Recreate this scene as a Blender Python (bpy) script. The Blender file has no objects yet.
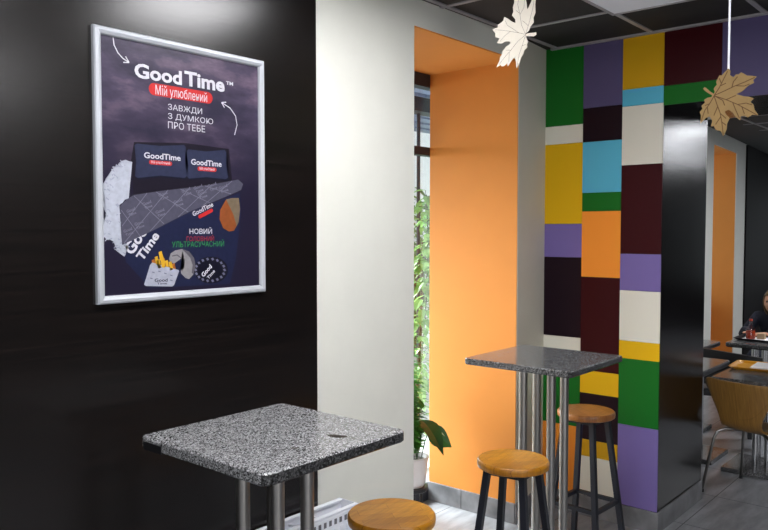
import bpy, bmesh, math, random
from mathutils import Vector, Matrix
from mathutils.geometry import tessellate_polygon
random.seed(7)
SC = bpy.context.scene
COL = SC.collection
PI = math.pi

# ------------------------------------------------------------------ camera
F = 765.0
PITCH = math.atan(35 / 765)
YAW = 0.70455
CAM = Vector((0, 0, 1.72))
FW = Vector((math.cos(PITCH) * math.cos(YAW), math.cos(PITCH) * math.sin(YAW), -math.sin(PITCH)))
RT = Vector((math.sin(YAW), -math.cos(YAW), 0))
UP = RT.cross(FW)
cd = bpy.data.cameras.new('camera')
cd.sensor_width = 36
cd.lens = 36 * F / 768
cd.clip_start = 0.02
cam = bpy.data.objects.new('camera', cd)
COL.objects.link(cam)
cam.matrix_world = Matrix(((RT.x, UP.x, -FW.x, CAM.x), (RT.y, UP.y, -FW.y, CAM.y), (RT.z, UP.z, -FW.z, CAM.z), (0, 0, 0, 1)))
SC.camera = cam


def ray(px, py):
    return FW + RT * ((px - 384) / F) - UP * ((py - 265) / F)


def on(px, py, axis, v):
    d = ray(px, py)
    return CAM + d * ((v - CAM[axis]) / d[axis])


# ------------------------------------------------------------------ light
SC.view_settings.view_transform = 'Standard'
SC.view_settings.look = 'None'
SC.view_settings.gamma = 1
SC.view_settings.exposure = 0.0
SC.cycles.use_denoising = True
SC.cycles.max_bounces = 10
SC.cycles.transparent_max_bounces = 16
SC.cycles.sample_clamp_indirect = 6
W = bpy.data.worlds.new('world')
SC.world = W
W.use_nodes = True
W.node_tree.nodes['Background'].inputs[0].default_value = (0.86, 0.93, 1.0, 1)
W.node_tree.nodes['Background'].inputs[1].default_value = 1.4
LAMP_ON = 28.0       # lit ceiling panels
LAMP_BACK = 6.0
LAMP_DIM = 0.08      # the panel that is switched off / dim
LAMP_FAR = 28.0


def area_light(name, loc, sx, sy, power, color, aim, spread=0):
    ld = bpy.data.lights.new(name, 'AREA')
    ld.shape = 'RECTANGLE'
    ld.size = sx
    ld.size_y = sy
    ld.energy = power
    ld.color = color
    o = bpy.data.objects.new(name, ld)
    if spread:
        ld.spread = math.radians(spread)
    o.location = loc
    o.rotation_euler = Vector(aim).to_track_quat('-Z', 'Y').to_euler()
    COL.objects.link(o)
    return o


# daylight outside the niche window; fill lights outside two added, unseen windows
area_light('daylight_niche', (3.4, 5.0, 1.7), 3.0, 1.8, 280, (0.93, 0.97, 1.0), (0.0, -1, -0.85), 105)
area_light('added_fill_back', (-3.6, -1.2, 1.6), 3.6, 2.4, 12, (0.95, 0.97, 1.0), (1, 0.1, -0.05))
area_light('added_fill_side', (-0.9, -4.5, 1.3), 3.0, 1.8, 70, (1.0, 0.98, 0.95), (0.05, 1, 0.0))

# ------------------------------------------------------------------ materials


def nt(name):
    m = bpy.data.materials.new(name)
    m.use_nodes = True
    t = m.node_tree
    b = t.nodes['Principled BSDF']
    return m, t, b


def srgb(r, g, b):
    f = lambda c: ((c / 255 + 0.055) / 1.055) ** 2.4 if c > 10 else c / 255 / 12.92
    return (f(r), f(g), f(b), 1)


def ramp(t, stops, interp='LINEAR'):
    n = t.nodes.new('ShaderNodeValToRGB')
    n.color_ramp.interpolation = interp
    e = n.color_ramp.elements
    while len(e) < len(stops):
        e.new(0.5)
    for k, (p, c) in enumerate(stops):
        e[k].position = p
        e[k].color = c
    return n


def coords(t, scale=(1, 1, 1), rot=(0, 0, 0)):
    tc = t.nodes.new('ShaderNodeTexCoord')
    mp = t.nodes.new('ShaderNodeMapping')
    mp.inputs['Scale'].default_value = scale
    mp.inputs['Rotation'].default_value = rot
    t.links.new(tc.outputs['Object'], mp.inputs[0])
    return mp.outputs[0]


def noise(t, vec, scale, detail=3, rough=0.55):
    n = t.nodes.new('ShaderNodeTexNoise')
    n.inputs['Scale'].default_value = scale
    n.inputs['Detail'].default_value = detail
    n.inputs['Roughness'].default_value = rough
    t.links.new(vec, n.inputs['Vector'])
    return n


def plain(name, c, rough=0.5, metal=0.0, var=0.06, vscale=6, spec=0.5, bump=0.0, bscale=60):
    """a plain surface with a faint mottling of its own colour"""
    m, t, b = nt(name)
    v = coords(t)
    n = noise(t, v, vscale)
    lo = tuple(max(0, x * (1 - var)) for x in c[:3]) + (1,)
    hi = tuple(min(1, x * (1 + var)) for x in c[:3]) + (1,)
    r = ramp(t, [(0.3, lo), (0.7, hi)])
    t.links.new(n.outputs[0], r.inputs[0])
    t.links.new(r.outputs[0], b.inputs['Base Color'])
    b.inputs['Roughness'].default_value = rough
    b.inputs['Metallic'].default_value = metal
    b.inputs['Specular IOR Level'].default_value = spec
    if bump:
        n2 = noise(t, v, bscale)
        bp = t.nodes.new('ShaderNodeBump')
        bp.inputs['Strength'].default_value = bump
        bp.inputs['Distance'].default_value = 0.002
        t.links.new(n2.outputs[0], bp.inputs['Height'])
        t.links.new(bp.outputs[0], b.inputs['Normal'])
    return m


def mat_dark_wood(name, c0, c1, rough=0.3, sc=(1.2, 1.2, 60), spec=0.65):
    m, t, b = nt(name)
    v = coords(t, sc)
    n = noise(t, v, 1.5, 5, 0.6)
    r = ramp(t, [(0.35, c0), (0.7, c1)])
    t.links.new(n.outputs[0], r.inputs[0])
    t.links.new(r.outputs[0], b.inputs['Base Color'])
    b.inputs['Roughness'].default_value = rough
    b.inputs['Specular IOR Level'].default_value = spec
    bp = t.nodes.new('ShaderNodeBump')
    bp.inputs['Strength'].default_value = 0.12
    bp.inputs['Distance'].default_value = 0.001
    t.links.new(n.outputs[0], bp.inputs['Height'])
    t.links.new(bp.outputs[0], b.inputs['Normal'])
    return m


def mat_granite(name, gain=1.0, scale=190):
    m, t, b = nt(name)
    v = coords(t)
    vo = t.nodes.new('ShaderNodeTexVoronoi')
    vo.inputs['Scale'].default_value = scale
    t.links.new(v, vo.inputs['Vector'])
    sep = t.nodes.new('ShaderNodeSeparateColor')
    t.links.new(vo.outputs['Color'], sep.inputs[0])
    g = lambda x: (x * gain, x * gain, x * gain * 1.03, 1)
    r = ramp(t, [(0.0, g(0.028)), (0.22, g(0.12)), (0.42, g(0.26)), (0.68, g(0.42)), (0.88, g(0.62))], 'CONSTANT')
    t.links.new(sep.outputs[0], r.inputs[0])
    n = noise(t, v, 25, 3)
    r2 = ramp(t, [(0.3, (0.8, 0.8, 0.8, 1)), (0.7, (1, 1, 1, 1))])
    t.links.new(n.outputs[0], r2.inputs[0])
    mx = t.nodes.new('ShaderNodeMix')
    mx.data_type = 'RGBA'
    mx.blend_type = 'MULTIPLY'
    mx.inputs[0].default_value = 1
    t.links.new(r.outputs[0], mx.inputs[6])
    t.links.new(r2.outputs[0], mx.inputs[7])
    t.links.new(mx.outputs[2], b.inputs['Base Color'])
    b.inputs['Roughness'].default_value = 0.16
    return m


def mat_tiles(name, c, grout, size, off, rough=0.28, streak=True):
    """square stoneware tiles of SIZE with a darker joint, streaked along x"""
    m, t, b = nt(name)
    tc = t.nodes.new('ShaderNodeTexCoord')
    mp = t.nodes.new('ShaderNodeMapping')
    mp.inputs['Location'].default_value = (-off[0], -off[1], 0)
    t.links.new(tc.outputs['Object'], mp.inputs[0])
    br = t.nodes.new('ShaderNodeTexBrick')
    br.offset = 0
    br.inputs['Scale'].default_value = 1
    br.inputs['Brick Width'].default_value = size
    br.inputs['Row Height'].default_value = size
    br.inputs['Mortar Size'].default_value = 0.0035
    br.inputs['Mortar Smooth'].default_value = 0.2
    br.inputs['Color1'].default_value = (0, 0, 0, 1)
    br.inputs['Color2'].default_value = (0.25, 0.25, 0.25, 1)
    br.inputs['Mortar'].default_value = (1, 1, 1, 1)
    t.links.new(mp.outputs[0], br.inputs['Vector'])
    v = coords(t, (2.2, 9, 9))
    n = noise(t, v, 1.6, 5, 0.6)
    lo = tuple(x * 0.62 for x in c[:3]) + (1,)
    hi = tuple(min(1, x * 1.3) for x in c[:3]) + (1,)
    r = ramp(t, [(0.3, lo), (0.7, hi)])
    t.links.new(n.outputs[0], r.inputs[0])
    mx = t.nodes.new('ShaderNodeMix')
    mx.data_type = 'RGBA'
    t.links.new(br.outputs['Fac'], mx.inputs[0])
    t.links.new(r.outputs[0], mx.inputs[6])
    mx.inputs[7].default_value = grout
    t.links.new(mx.outputs[2], b.inputs['Base Color'])
    b.inputs['Roughness'].default_value = rough
    bp = t.nodes.new('ShaderNodeBump')
    bp.invert = True
    bp.inputs['Strength'].default_value = 0.4
    bp.inputs['Distance'].default_value = 0.002
    t.links.new(br.outputs['Fac'], bp.inputs['Height'])
    t.links.new(bp.outputs[0], b.inputs['Normal'])
    return m


def mat_butcher(name, c0, c1, c2, rot=0.0, strip=0.045):
    """wood glued up from staves"""
    m, t, b = nt(name)
    v = coords(t, (1, 1, 1), (0, 0, rot))
    br = t.nodes.new('ShaderNodeTexBrick')
    br.offset = 0.5
    br.inputs['Scale'].default_value = 1
    br.inputs['Brick Width'].default_value = 0.22
    br.inputs['Row Height'].default_value = strip
    br.inputs['Mortar Size'].default_value = 0.0006
    br.inputs['Color1'].default_value = c0
    br.inputs['Color2'].default_value = c1
    br.inputs['Mortar'].default_value = c2
    t.links.new(v, br.inputs['Vector'])
    v2 = coords(t, (4, 60, 4), (0, 0, rot))
    n = noise(t, v2, 1.8, 5, 0.65)
    r = ramp(t, [(0.3, (0.62, 0.56, 0.5, 1)), (0.7, (1.08, 1.08, 1.0, 1))])
    t.links.new(n.outputs[0], r.inputs[0])
    mx = t.nodes.new('ShaderNodeMix')
    mx.data_type = 'RGBA'
    mx.blend_type = 'MULTIPLY'
    mx.inputs[0].default_value = 1
    t.links.new(br.outputs['Color'], mx.inputs[6])
    t.links.new(r.outputs[0], mx.inputs[7])
    t.links.new(mx.outputs[2], b.inputs['Base Color'])
    b.inputs['Roughness'].default_value = 0.36
    return m


def mat_glass(name):
    m, t, b = nt(name)
    t.nodes.remove(b)
    out = t.nodes['Material Output']
    tr = t.nodes.new('ShaderNodeBsdfTransparent')
    tr.inputs[0].default_value = (0.96, 0.98, 0.97, 1)
    gl = t.nodes.new('ShaderNodeBsdfGlossy')
    gl.inputs['Roughness'].default_value = 0.02
    mx = t.nodes.new('ShaderNodeMixShader')
    mx.inputs[0].default_value = 0.05
    t.links.new(tr.outputs[0], mx.inputs[1])
    t.links.new(gl.outputs[0], mx.inputs[2])
    t.links.new(mx.outputs[0], out.inputs[0])
    return m


def mat_emit(name, c, s):
    m, t, b = nt(name)
    b.inputs['Base Color'].default_value = (0.55, 0.55, 0.58, 1)
    b.inputs['Emission Color'].default_value = c
    b.inputs['Emission Strength'].default_value = s
    return m


def mat_leaf(name, c0, c1, trans=0.3, rough=0.35):
    m, t, b = nt(name)
    v = coords(t)
    n = noise(t, v, 9, 2)
    r = ramp(t, [(0.35, c0), (0.65, c1)])
    t.links.new(n.outputs[0], r.inputs[0])
    t.links.new(r.outputs[0], b.inputs['Base Color'])
    b.inputs['Roughness'].default_value = rough
    tl = t.nodes.new('ShaderNodeBsdfTranslucent')
    t.links.new(r.outputs[0], tl.inputs[0])
    mx = t.nodes.new('ShaderNodeMixShader')
    mx.inputs[0].default_value = trans
    t.links.new(b.outputs[0], mx.inputs[1])
    t.links.new(tl.outputs[0], mx.inputs[2])
    t.links.new(mx.outputs[0], t.nodes['Material Output'].inputs[0])
    return m


def mat_poster():
    m, t, b = nt('poster_purple_dusk')
    v = coords(t, (1.0, 1, 2.4), (0, 0.35, 0))
    n = noise(t, v, 5.5, 5, 0.55)
    r = ramp(t, [(0.36, (0.030, 0.026, 0.048, 1)), (0.52, (0.062, 0.047, 0.082, 1)), (0.74, (0.19, 0.135, 0.19, 1))])
    t.links.new(n.outputs[0], r.inputs[0])
    # printed gradient: dusk sky in the upper third, night blue below
    tc = t.nodes.new('ShaderNodeTexCoord')
    sp = t.nodes.new('ShaderNodeSeparateXYZ')
    t.links.new(tc.outputs['Object'], sp.inputs[0])
    r2 = ramp(t, [(0.45, (0, 0, 0, 1)), (0.8, (1, 1, 1, 1))])
    mr = t.nodes.new('ShaderNodeMapRange')
    mr.inputs[1].default_value = 1.48
    mr.inputs[2].default_value = 2.36
    t.links.new(sp.outputs[2], mr.inputs[0])
    t.links.new(mr.outputs[0], r2.inputs[0])
    mx = t.nodes.new('ShaderNodeMix')
    mx.data_type = 'RGBA'
    t.links.new(r2.outputs[0], mx.inputs[0])
    mx.inputs[6].default_value = (0.015, 0.012, 0.028, 1)
    t.links.new(r.outputs[0], mx.inputs[7])
    t.links.new(mx.outputs[2], b.inputs['Base Color'])
    b.inputs['Roughness'].default_value = 0.3
    b.inputs['Specular IOR Level'].default_value = 0.3
    return m


M = {}
M['white_wall'] = plain('painted_white', srgb(226, 225, 216), 0.75, var=0.02, bump=0.15, bscale=140)
M['grey_wall'] = plain('painted_warm_grey', srgb(205, 200, 186), 0.75, var=0.02, bump=0.15, bscale=140)
M['orange_wall'] = plain('painted_orange', srgb(217, 137, 54), 0.7, var=0.02, bump=0.12, bscale=140)
M['dark_panel'] = mat_dark_wood('wenge_laminate', (0.003, 0.0024, 0.0024, 1), (0.010, 0.0068, 0.0060, 1), 0.25, spec=0.52)
M['black_lam'] = mat_dark_wood('black_laminate', (0.0035, 0.003, 0.0035, 1), (0.007, 0.0055, 0.0055, 1), 0.2, (1, 1, 40), 0.28)
M['brown_wall'] = plain('dark_brown_panel', (0.006, 0.004, 0.005, 1), 0.8, spec=0.15)
M['cover'] = plain('white_trim', srgb(232, 232, 228), 0.4, var=0.01)
M['ceiling'] = plain('dark_ceiling_tile', (0.011, 0.0085, 0.0085, 1), 0.8, var=0.25, vscale=30)
M['tbar'] = plain('grey_grid_bar', srgb(150, 146, 150), 0.4, var=0.03)
M['floor'] = mat_tiles('grey_floor_tile', (0.30, 0.305, 0.325, 1), (0.07, 0.07, 0.075, 1), 0.6, (0.297, 0.32))
M['base_tile'] = plain('grey_baseboard_tile', (0.19, 0.19, 0.20, 1), 0.35, var=0.35, vscale=7)
M['granite'] = mat_granite('grey_granite', 0.95, 300)
M['granite_dark'] = mat_granite('dark_granite', 0.5, 300)
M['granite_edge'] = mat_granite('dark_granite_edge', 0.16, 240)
M['steel'] = plain('brushed_steel', (0.33, 0.315, 0.30, 1), 0.34, 1.0, var=0.12, vscale=3)
M['chrome'] = plain('chromed_steel', (0.7, 0.7, 0.71, 1), 0.15, 1.0, var=0.03)
M['silver'] = plain('satin_aluminium', srgb(182, 185, 192), 0.4, 0.15, var=0.03)
M['black_metal'] = plain('blue_black_powder_coat', (0.006, 0.007, 0.013, 1), 0.42, var=0.1)
M['stool_wood'] = mat_butcher('oiled_stool_wood', srgb(188, 130, 24), srgb(162, 104, 14), srgb(108, 62, 10), 0.75)
M['stool_wood_dark'] = mat_butcher('brown_stool_wood', srgb(172, 112, 60), srgb(150, 92, 44), srgb(96, 56, 24), 2.2)
M['ply'] = mat_butcher('beech_plywood', srgb(154, 115, 60), srgb(147, 109, 56), srgb(140, 103, 52), 0, 0.3)
M['rad'] = plain('radiator_enamel', srgb(236, 238, 246), 0.3, var=0.01)
M['rad_dark'] = plain('radiator_slot', (0.16, 0.16, 0.18, 1), 0.6)
M['pot'] = plain('white_ceramic', srgb(226, 224, 226), 0.3, var=0.03)
M['soil'] = plain('potting_soil', (0.02, 0.014, 0.009, 1), 0.9, var=0.4, vscale=60)
M['glass'] = mat_glass('window_glass')
M['frame_dark'] = plain('dark_window_frame', (0.022, 0.024, 0.035, 1), 0.4)
M['lamp_on'] = mat_emit('lit_diffuser', (0.98, 0.98, 1.0, 1), LAMP_ON)
M['lamp_back'] = mat_emit('rear_diffuser', (1, 0.97, 0.93, 1), LAMP_BACK)
M['lamp_dim'] = mat_emit('dim_diffuser', (0.86, 0.86, 1, 1), LAMP_DIM)
M['lamp_far'] = mat_emit('far_diffuser', (0.93, 0.95, 1, 1), LAMP_FAR)
M['leaf_dark'] = mat_leaf('dark_leaf', (0.012, 0.05, 0.012, 1), (0.03, 0.10, 0.022, 1), 0.12, 0.3)
M['leaf_mid'] = mat_leaf('fern_leaf', (0.035, 0.17, 0.02, 1), (0.10, 0.34, 0.05, 1), 0.4)
M['leaf_pale'] = mat_leaf('pale_leaf', (0.10, 0.25, 0.06, 1), (0.30, 0.48, 0.16, 1), 0.45)
M['spathe'] = plain('cream_spathe', srgb(232, 214, 186), 0.5)
M['stem'] = plain('green_stem', (0.03, 0.07, 0.02, 1), 0.6)
M['stake'] = plain('mossy_stake', (0.02, 0.018, 0.014, 1), 0.9, var=0.4, vscale=40)
M['leaf_wood'] = plain('laser_cut_plywood', srgb(146, 117, 70), 0.6, var=0.08, vscale=25)
M['leaf_lit'] = plain('overlit_plywood', srgb(206, 198, 184), 0.6, var=0.03, vscale=25)  # same plywood, strong lamp light painted in as a paler tone
M['burn'] = plain('burnt_engraving', srgb(92, 62, 30), 0.8)
M['burn_light'] = plain('light_engraving', srgb(70, 56, 44), 0.8)
M['ribbon'] = plain('white_ribbon', srgb(238, 238, 246), 0.3, var=0.01)
M['cord'] = plain('clear_thread', srgb(200, 200, 200), 0.4, var=0.01)
M['poster'] = mat_poster()
P_COL = dict(white=srgb(232, 230, 240), red=srgb(214, 52, 52), navy=srgb(38, 42, 72), pillow=srgb(54, 58, 84), bed=srgb(34, 29, 42),
             blanket=srgb(88, 86, 104), pattern=srgb(132, 130, 148), fur=srgb(196, 200, 214), furdark=srgb(168, 172, 190), green=srgb(58, 150, 84), redtext=srgb(176, 52, 66),
             fries=srgb(238, 184, 52), fries2=srgb(190, 116, 50), cat=srgb(158, 154, 158), catdark=srgb(104, 100, 108), bag=srgb(188, 190, 206), bun=srgb(152, 84, 46), bun2=srgb(128, 112, 92),
             pouf=srgb(24, 24, 40), grey=srgb(120, 120, 142), shade=srgb(26, 26, 44))
for k, c in P_COL.items():
    M['p_' + k] = plain('print_' + k, tuple(x * 0.72 for x in c[:3]) + (1,), 0.32, var=0.10, vscale=60, spec=0.3)
COLOURS = dict(green=srgb(24, 106, 34), white=srgb(226, 222, 208), yellow=srgb(226, 178, 22), lilac=srgb(120, 104, 164), aubergine=(0.012, 0.004, 0.009, 1),
               lilac_shaded=srgb(90, 82, 120), blue=srgb(92, 184, 214), orange=srgb(246, 150, 54), maroon=srgb(56, 6, 14), mustard=srgb(206, 158, 22))  # the dusky tone is lilac with its dimmer light painted in
for k, c in COLOURS.items():
    M['c_' + k] = plain('laminate_' + k, c, 0.42, var=0.02, vscale=2, spec=0.16)
M['tray'] = plain('orange_plastic_tray', srgb(240, 166, 30), 0.35)
M['tray_dark'] = plain('black_plastic_tray', (0.012, 0.011, 0.013, 1), 0.35)
M['paper'] = plain('white_paper', srgb(232, 230, 232), 0.8, var=0.02)
M['red_box'] = plain('red_card', srgb(196, 62, 34), 0.5)
M['beige'] = plain('beige_card', srgb(190, 160, 128), 0.7)
M['drink'] = plain('red_drink', srgb(176, 58, 32), 0.15)
M['clear'] = mat_glass('clear_plastic')
M['skin'] = plain('skin', srgb(206, 150, 122), 0.5, var=0.03)
M['hair'] = plain('light_brown_hair', srgb(104, 80, 48), 0.6, var=0.25, vscale=40)
M['navy_cloth'] = plain('navy_cloth', (0.010, 0.012, 0.026, 1), 0.85, var=0.2, vscale=20)
M['denim'] = plain('dark_denim', (0.012, 0.016, 0.035, 1), 0.85)
M['eye'] = plain('eye_dark', (0.02, 0.015, 0.01, 1), 0.2)
M['lip'] = plain('lips', srgb(170, 92, 84), 0.5)
M['black_vinyl'] = plain('black_vinyl', (0.008, 0.008, 0.010, 1), 0.35)
M['pave'] = plain('pale_paving', srgb(214, 216, 214), 0.8, vscale=2)
M['awning'] = mat_dark_wood('blue_grey_sheet', srgb(128, 142, 176), srgb(160, 172, 200), 0.5, (30, 30, 1))
M['facade'] = plain('pale_facade', srgb(226, 226, 224), 0.8)
M['bark'] = plain('bark', (0.05, 0.035, 0.02, 1), 0.9)

# ------------------------------------------------------------------ helpers


def link(name, bm, mats, parent=None, smooth=False, loc=None, angle=None):
    me = bpy.data.meshes.new(name)
    bmesh.ops.recalc_face_normals(bm, faces=bm.faces[:])
    bm.to_mesh(me)
    bm.free()
    for m in (mats if isinstance(mats, (list, tuple)) else [mats]):
        me.materials.append(M[m])
    if smooth:
        for p in me.polygons:
            p.use_smooth = True
        if angle:
            me.set_sharp_from_angle(angle=math.radians(angle))
    o = bpy.data.objects.new(name, me)
    COL.objects.link(o)
    if parent:
        o.parent = parent
    if loc:
        o.location = loc
    return o


def B():
    return bmesh.new()


def tag(o, label, cat, group=None, kind=None):
    if label:
        o['label'] = label
    if cat:
        o['category'] = cat
    if group:
        o['group'] = group
    if kind:
        o['kind'] = kind
    return o


def struct(o):
    o['kind'] = 'structure'
    return o


def thing(name, label, cat, loc=(0, 0, 0), rz=0, group=None):
    o = bpy.data.objects.new(name, None)
    o.empty_display_size = 0.1
    COL.objects.link(o)
    o.location = loc
    o.rotation_euler = (0, 0, rz)
    return tag(o, label, cat, group)


def dup(root, loc, rz, label, group=None):
    r = root.copy()
    COL.objects.link(r)
    r.location = loc
    r.rotation_euler = (0, 0, rz)
    r['label'] = label
    if group:
        r['group'] = group
    for ch in list(root.children):
        c = ch.copy()
        COL.objects.link(c)
        c.parent = r
        for g in list(ch.children):
            d = g.copy()
            COL.objects.link(d)
            d.parent = c
    return r


def box(bm, a, b, mat=0, bevel=0.0, seg=2):
    x0, y0, z0 = a
    x1, y1, z1 = b
    vs = [bm.verts.new(p) for p in ((x0, y0, z0), (x1, y0, z0), (x1, y1, z0), (x0, y1, z0), (x0, y0, z1), (x1, y0, z1), (x1, y1, z1), (x0, y1, z1))]
    fs = [bm.faces.new([vs[i] for i in f]) for f in ((3, 2, 1, 0), (4, 5, 6, 7), (0, 1, 5, 4), (1, 2, 6, 5), (2, 3, 7, 6), (3, 0, 4, 7))]
    for f in fs:
        f.material_index = mat
    if bevel:
        es = {e for f in fs for e in f.edges}
        r = bmesh.ops.bevel(bm, geom=list(es), offset=bevel, segments=seg, affect='EDGES', profile=0.5)
        for f in r['faces']:
            f.material_index = mat
    return fs


def frame_of(d):
    d = d.normalized()
    a = Vector((0, 0, 1)) if abs(d.z) < 0.95 else Vector((1, 0, 0))
    u = d.cross(a).normalized()
    return u, d.cross(u).normalized()


def tube(bm, pts, r, seg=10, mat=0, cap=True, close=False):
    pts = [Vector(p) for p in pts]
    rings = []
    n = len(pts)
    u = None
    for i, p in enumerate(pts):
        d = (pts[min(i + 1, n - 1)] - pts[max(i - 1, 0)]).normalized()
        if u is None:
            u, w = frame_of(d)
        else:
            u = (u - d * u.dot(d)).normalized()
            w = d.cross(u)
        rr = r[i] if isinstance(r, (list, tuple)) else r
        rings.append([bm.verts.new(p + u * rr * math.cos(2 * PI * k / seg) + w * rr * math.sin(2 * PI * k / seg)) for k in range(seg)])
    for a, b in zip(rings, rings[1:]):
        for k in range(seg):
            f = bm.faces.new((a[k], a[(k + 1) % seg], b[(k + 1) % seg], b[k]))
            f.material_index = mat
    if cap:
        bm.faces.new(rings[0][::-1]).material_index = mat
        bm.faces.new(rings[-1]).material_index = mat


def bar(bm, p0, p1, w, h, side=None, mat=0):
    """rectangular bar from p0 to p1"""
    p0, p1 = Vector(p0), Vector(p1)
    d = (p1 - p0).normalized()
    if side is None:
        u, v = frame_of(d)
    else:
        u = Vector(side)
        u = (u - d * u.dot(d)).normalized()
        v = d.cross(u)
    a = [bm.verts.new(p0 + u * w / 2 * s + v * h / 2 * q) for s, q in ((-1, -1), (1, -1), (1, 1), (-1, 1))]
    b = [bm.verts.new(p1 + u * w / 2 * s + v * h / 2 * q) for s, q in ((-1, -1), (1, -1), (1, 1), (-1, 1))]
    for f in ((a[3], a[2], a[1], a[0]), b, (a[0], a[1], b[1], b[0]), (a[1], a[2], b[2], b[1]), (a[2], a[3], b[3], b[2]), (a[3], a[0], b[0], b[3])):
        bm.faces.new(f).material_index = mat


def lathe(bm, prof, seg=40, mat=0, c=(0, 0), z0=0):
    rings = []
    for r, z in prof:
        if r < 1e-6:
            rings.append([bm.verts.new((c[0], c[1], z0 + z))])
        else:
            rings.append([bm.verts.new((c[0] + r * math.cos(2 * PI * k / seg), c[1] + r * math.sin(2 * PI * k / seg), z0 + z)) for k in range(seg)])
    for a, b in zip(rings, rings[1:]):
        for k in range(seg):
            j = (k + 1) % seg
            if len(a) == 1 and len(b) == 1:
                continue
            if len(a) == 1:
                f = bm.faces.new((a[0], b[j], b[k]))
            elif len(b) == 1:
                f = bm.faces.new((a[k], a[j], b[0]))
            else:
                f = bm.faces.new((a[k], a[j], b[j], b[k]))
            f.material_index = mat


def prism(bm, pts, d, mat=0):
    """closed polygon PTS (3-D, planar) extruded by vector d, triangulated caps"""
    d = Vector(d)
    a = [bm.verts.new(p) for p in pts]
    b = [bm.verts.new(Vector(p) + d) for p in pts]
    f1 = bm.faces.new(a[::-1])
    f2 = bm.faces.new(b)
    n = len(a)
    for k in range(n):
        bm.faces.new((a[k], a[(k + 1) % n], b[(k + 1) % n], b[k])).material_index = mat
    bm.faces.remove(f1)
    bm.faces.remove(f2)
    for i, j, k in tessellate_polygon([[Vector(p) for p in pts]]):
        bm.faces.new((a[i], a[j], a[k])).material_index = mat
        bm.faces.new((b[k], b[j], b[i])).material_index = mat


def rounded_rect(x0, y0, x1, y1, r, seg=5):
    out = []
    for cx, cy, a0 in ((x1 - r, y1 - r, 0), (x0 + r, y1 - r, PI / 2), (x0 + r, y0 + r, PI), (x1 - r, y0 + r, 3 * PI / 2)):
        for k in range(seg + 1):
            a = a0 + PI / 2 * k / seg
            out.append((cx + r * math.cos(a), cy + r * math.sin(a)))
    return out


# ------------------------------------------------------------------ the setting
YW = 2.27      # face of the wall with the poster and the niche
YG = 2.90      # window plane of the niche
XC = 4.25      # face of the patchwork wall
ZC = 2.82      # ceiling
NX0, NX1, NZ = 2.892, 3.862, 2.69
WX = NX1 + 0.32      # the window runs on behind the pier
PXE, PY = 5.0, 1.585    # black pillar: far end and room side

bm = B(); box(bm, (-3.2, -4.2, -0.15), (13.4, 3.3, 0)); struct(link('floor', bm, 'floor'))
bm = B(); box(bm, (-3.2, -4.2, ZC), (13.4, 3.3, ZC + 0.2)); ceil = struct(link('ceiling', bm, 'ceiling'))
bm = B()
for k in range(-10, 17):
    x = 3.105 + 0.605 * k
    if -3 < x < 13.2 and abs(x - XC) > 0.08:
        box(bm, (x - 0.012, -4, ZC - 0.006), (x + 0.012, YW if x < XC else 2.35, ZC))
for k in range(-1, 11):
    y = 2.235 - 0.582 * k
    if y < 2.4:
        box(bm, (-3, y - 0.012, ZC - 0.007), (XC - 0.02, y + 0.012, ZC))
        box(bm, (PXE + 0.4, y - 0.012, ZC - 0.007), (13.2, y + 0.012, ZC))
box(bm, (XC - 0.022, -4, ZC - 0.012), (XC, YW, ZC))
link('ceiling_grid', bm, 'tbar', ceil)

# wall with poster: dark laminate panel, white plaster, niche, grey pier
bm = B()
box(bm, (-3.2, YW, 0), (NX0, YW + 0.25, ZC))
box(bm, (NX0, YW, NZ), (NX1, YW + 0.25, ZC))
for f in bm.faces:
    f.material_index = 0
wl = struct(link('wall_left', bm, 'white_wall'))
bm = B(); box(bm, (-3.0, YW - 0.014, 0.0), (2.226, YW, ZC - 0.012)); struct(link('dark_panel', bm, 'dark_panel', wl))['label'] = 'dark wood laminate panel'
bm = B(); prism(bm, [Vector(p) for p in ((NX1, YW, 0), (XC + 0.02, 2.312, 0), (XC + 0.02, YG, 0), (NX1, YG, 0))], (0, 0, ZC)); struct(link('wall_pier', bm, 'grey_wall'))
# orange lining of the niche: two reveals and the soffit
bm = B()
box(bm, (NX1 - 0.006, YW + 0.004, 0.12), (NX1, YG, NZ))
box(bm, (NX0, YW + 0.25, 0.0), (NX0 + 0.006, YG, NZ))
box(bm, (NX0, YW + 0.004, NZ - 0.006), (NX1, YG, NZ))
struct(link('wall_niche', bm, 'orange_wall'))
bm = B(); box(bm, (NX0 - 0.3, YW + 0.25, 0), (NX0, YG + 0.1, ZC)); box(bm, (NX0, YW + 0.25, NZ), (NX1, YG, ZC)); box(bm, (NX0, YG, NZ), (WX + 0.1, YG + 0.1, ZC)); struct(link('wall_outer', bm, 'white_wall'))
bm = B()
for a, b in ((YW - 0.0, 2.645), (2.648, YG)):
    box(bm, (NX1 - 0.017, a, 0), (NX1 - 0.006, b, 0.12), bevel=0.001, seg=1)
prism(bm, [Vector(p) for p in ((NX1 - 0.012, YW - 0.011, 0), (XC, 2.300, 0), (XC, 2.311, 0), (NX1 - 0.012, YW, 0))], (0, 0, 0.12))
struct(link('baseboard_niche', bm, 'base_tile'))

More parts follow.
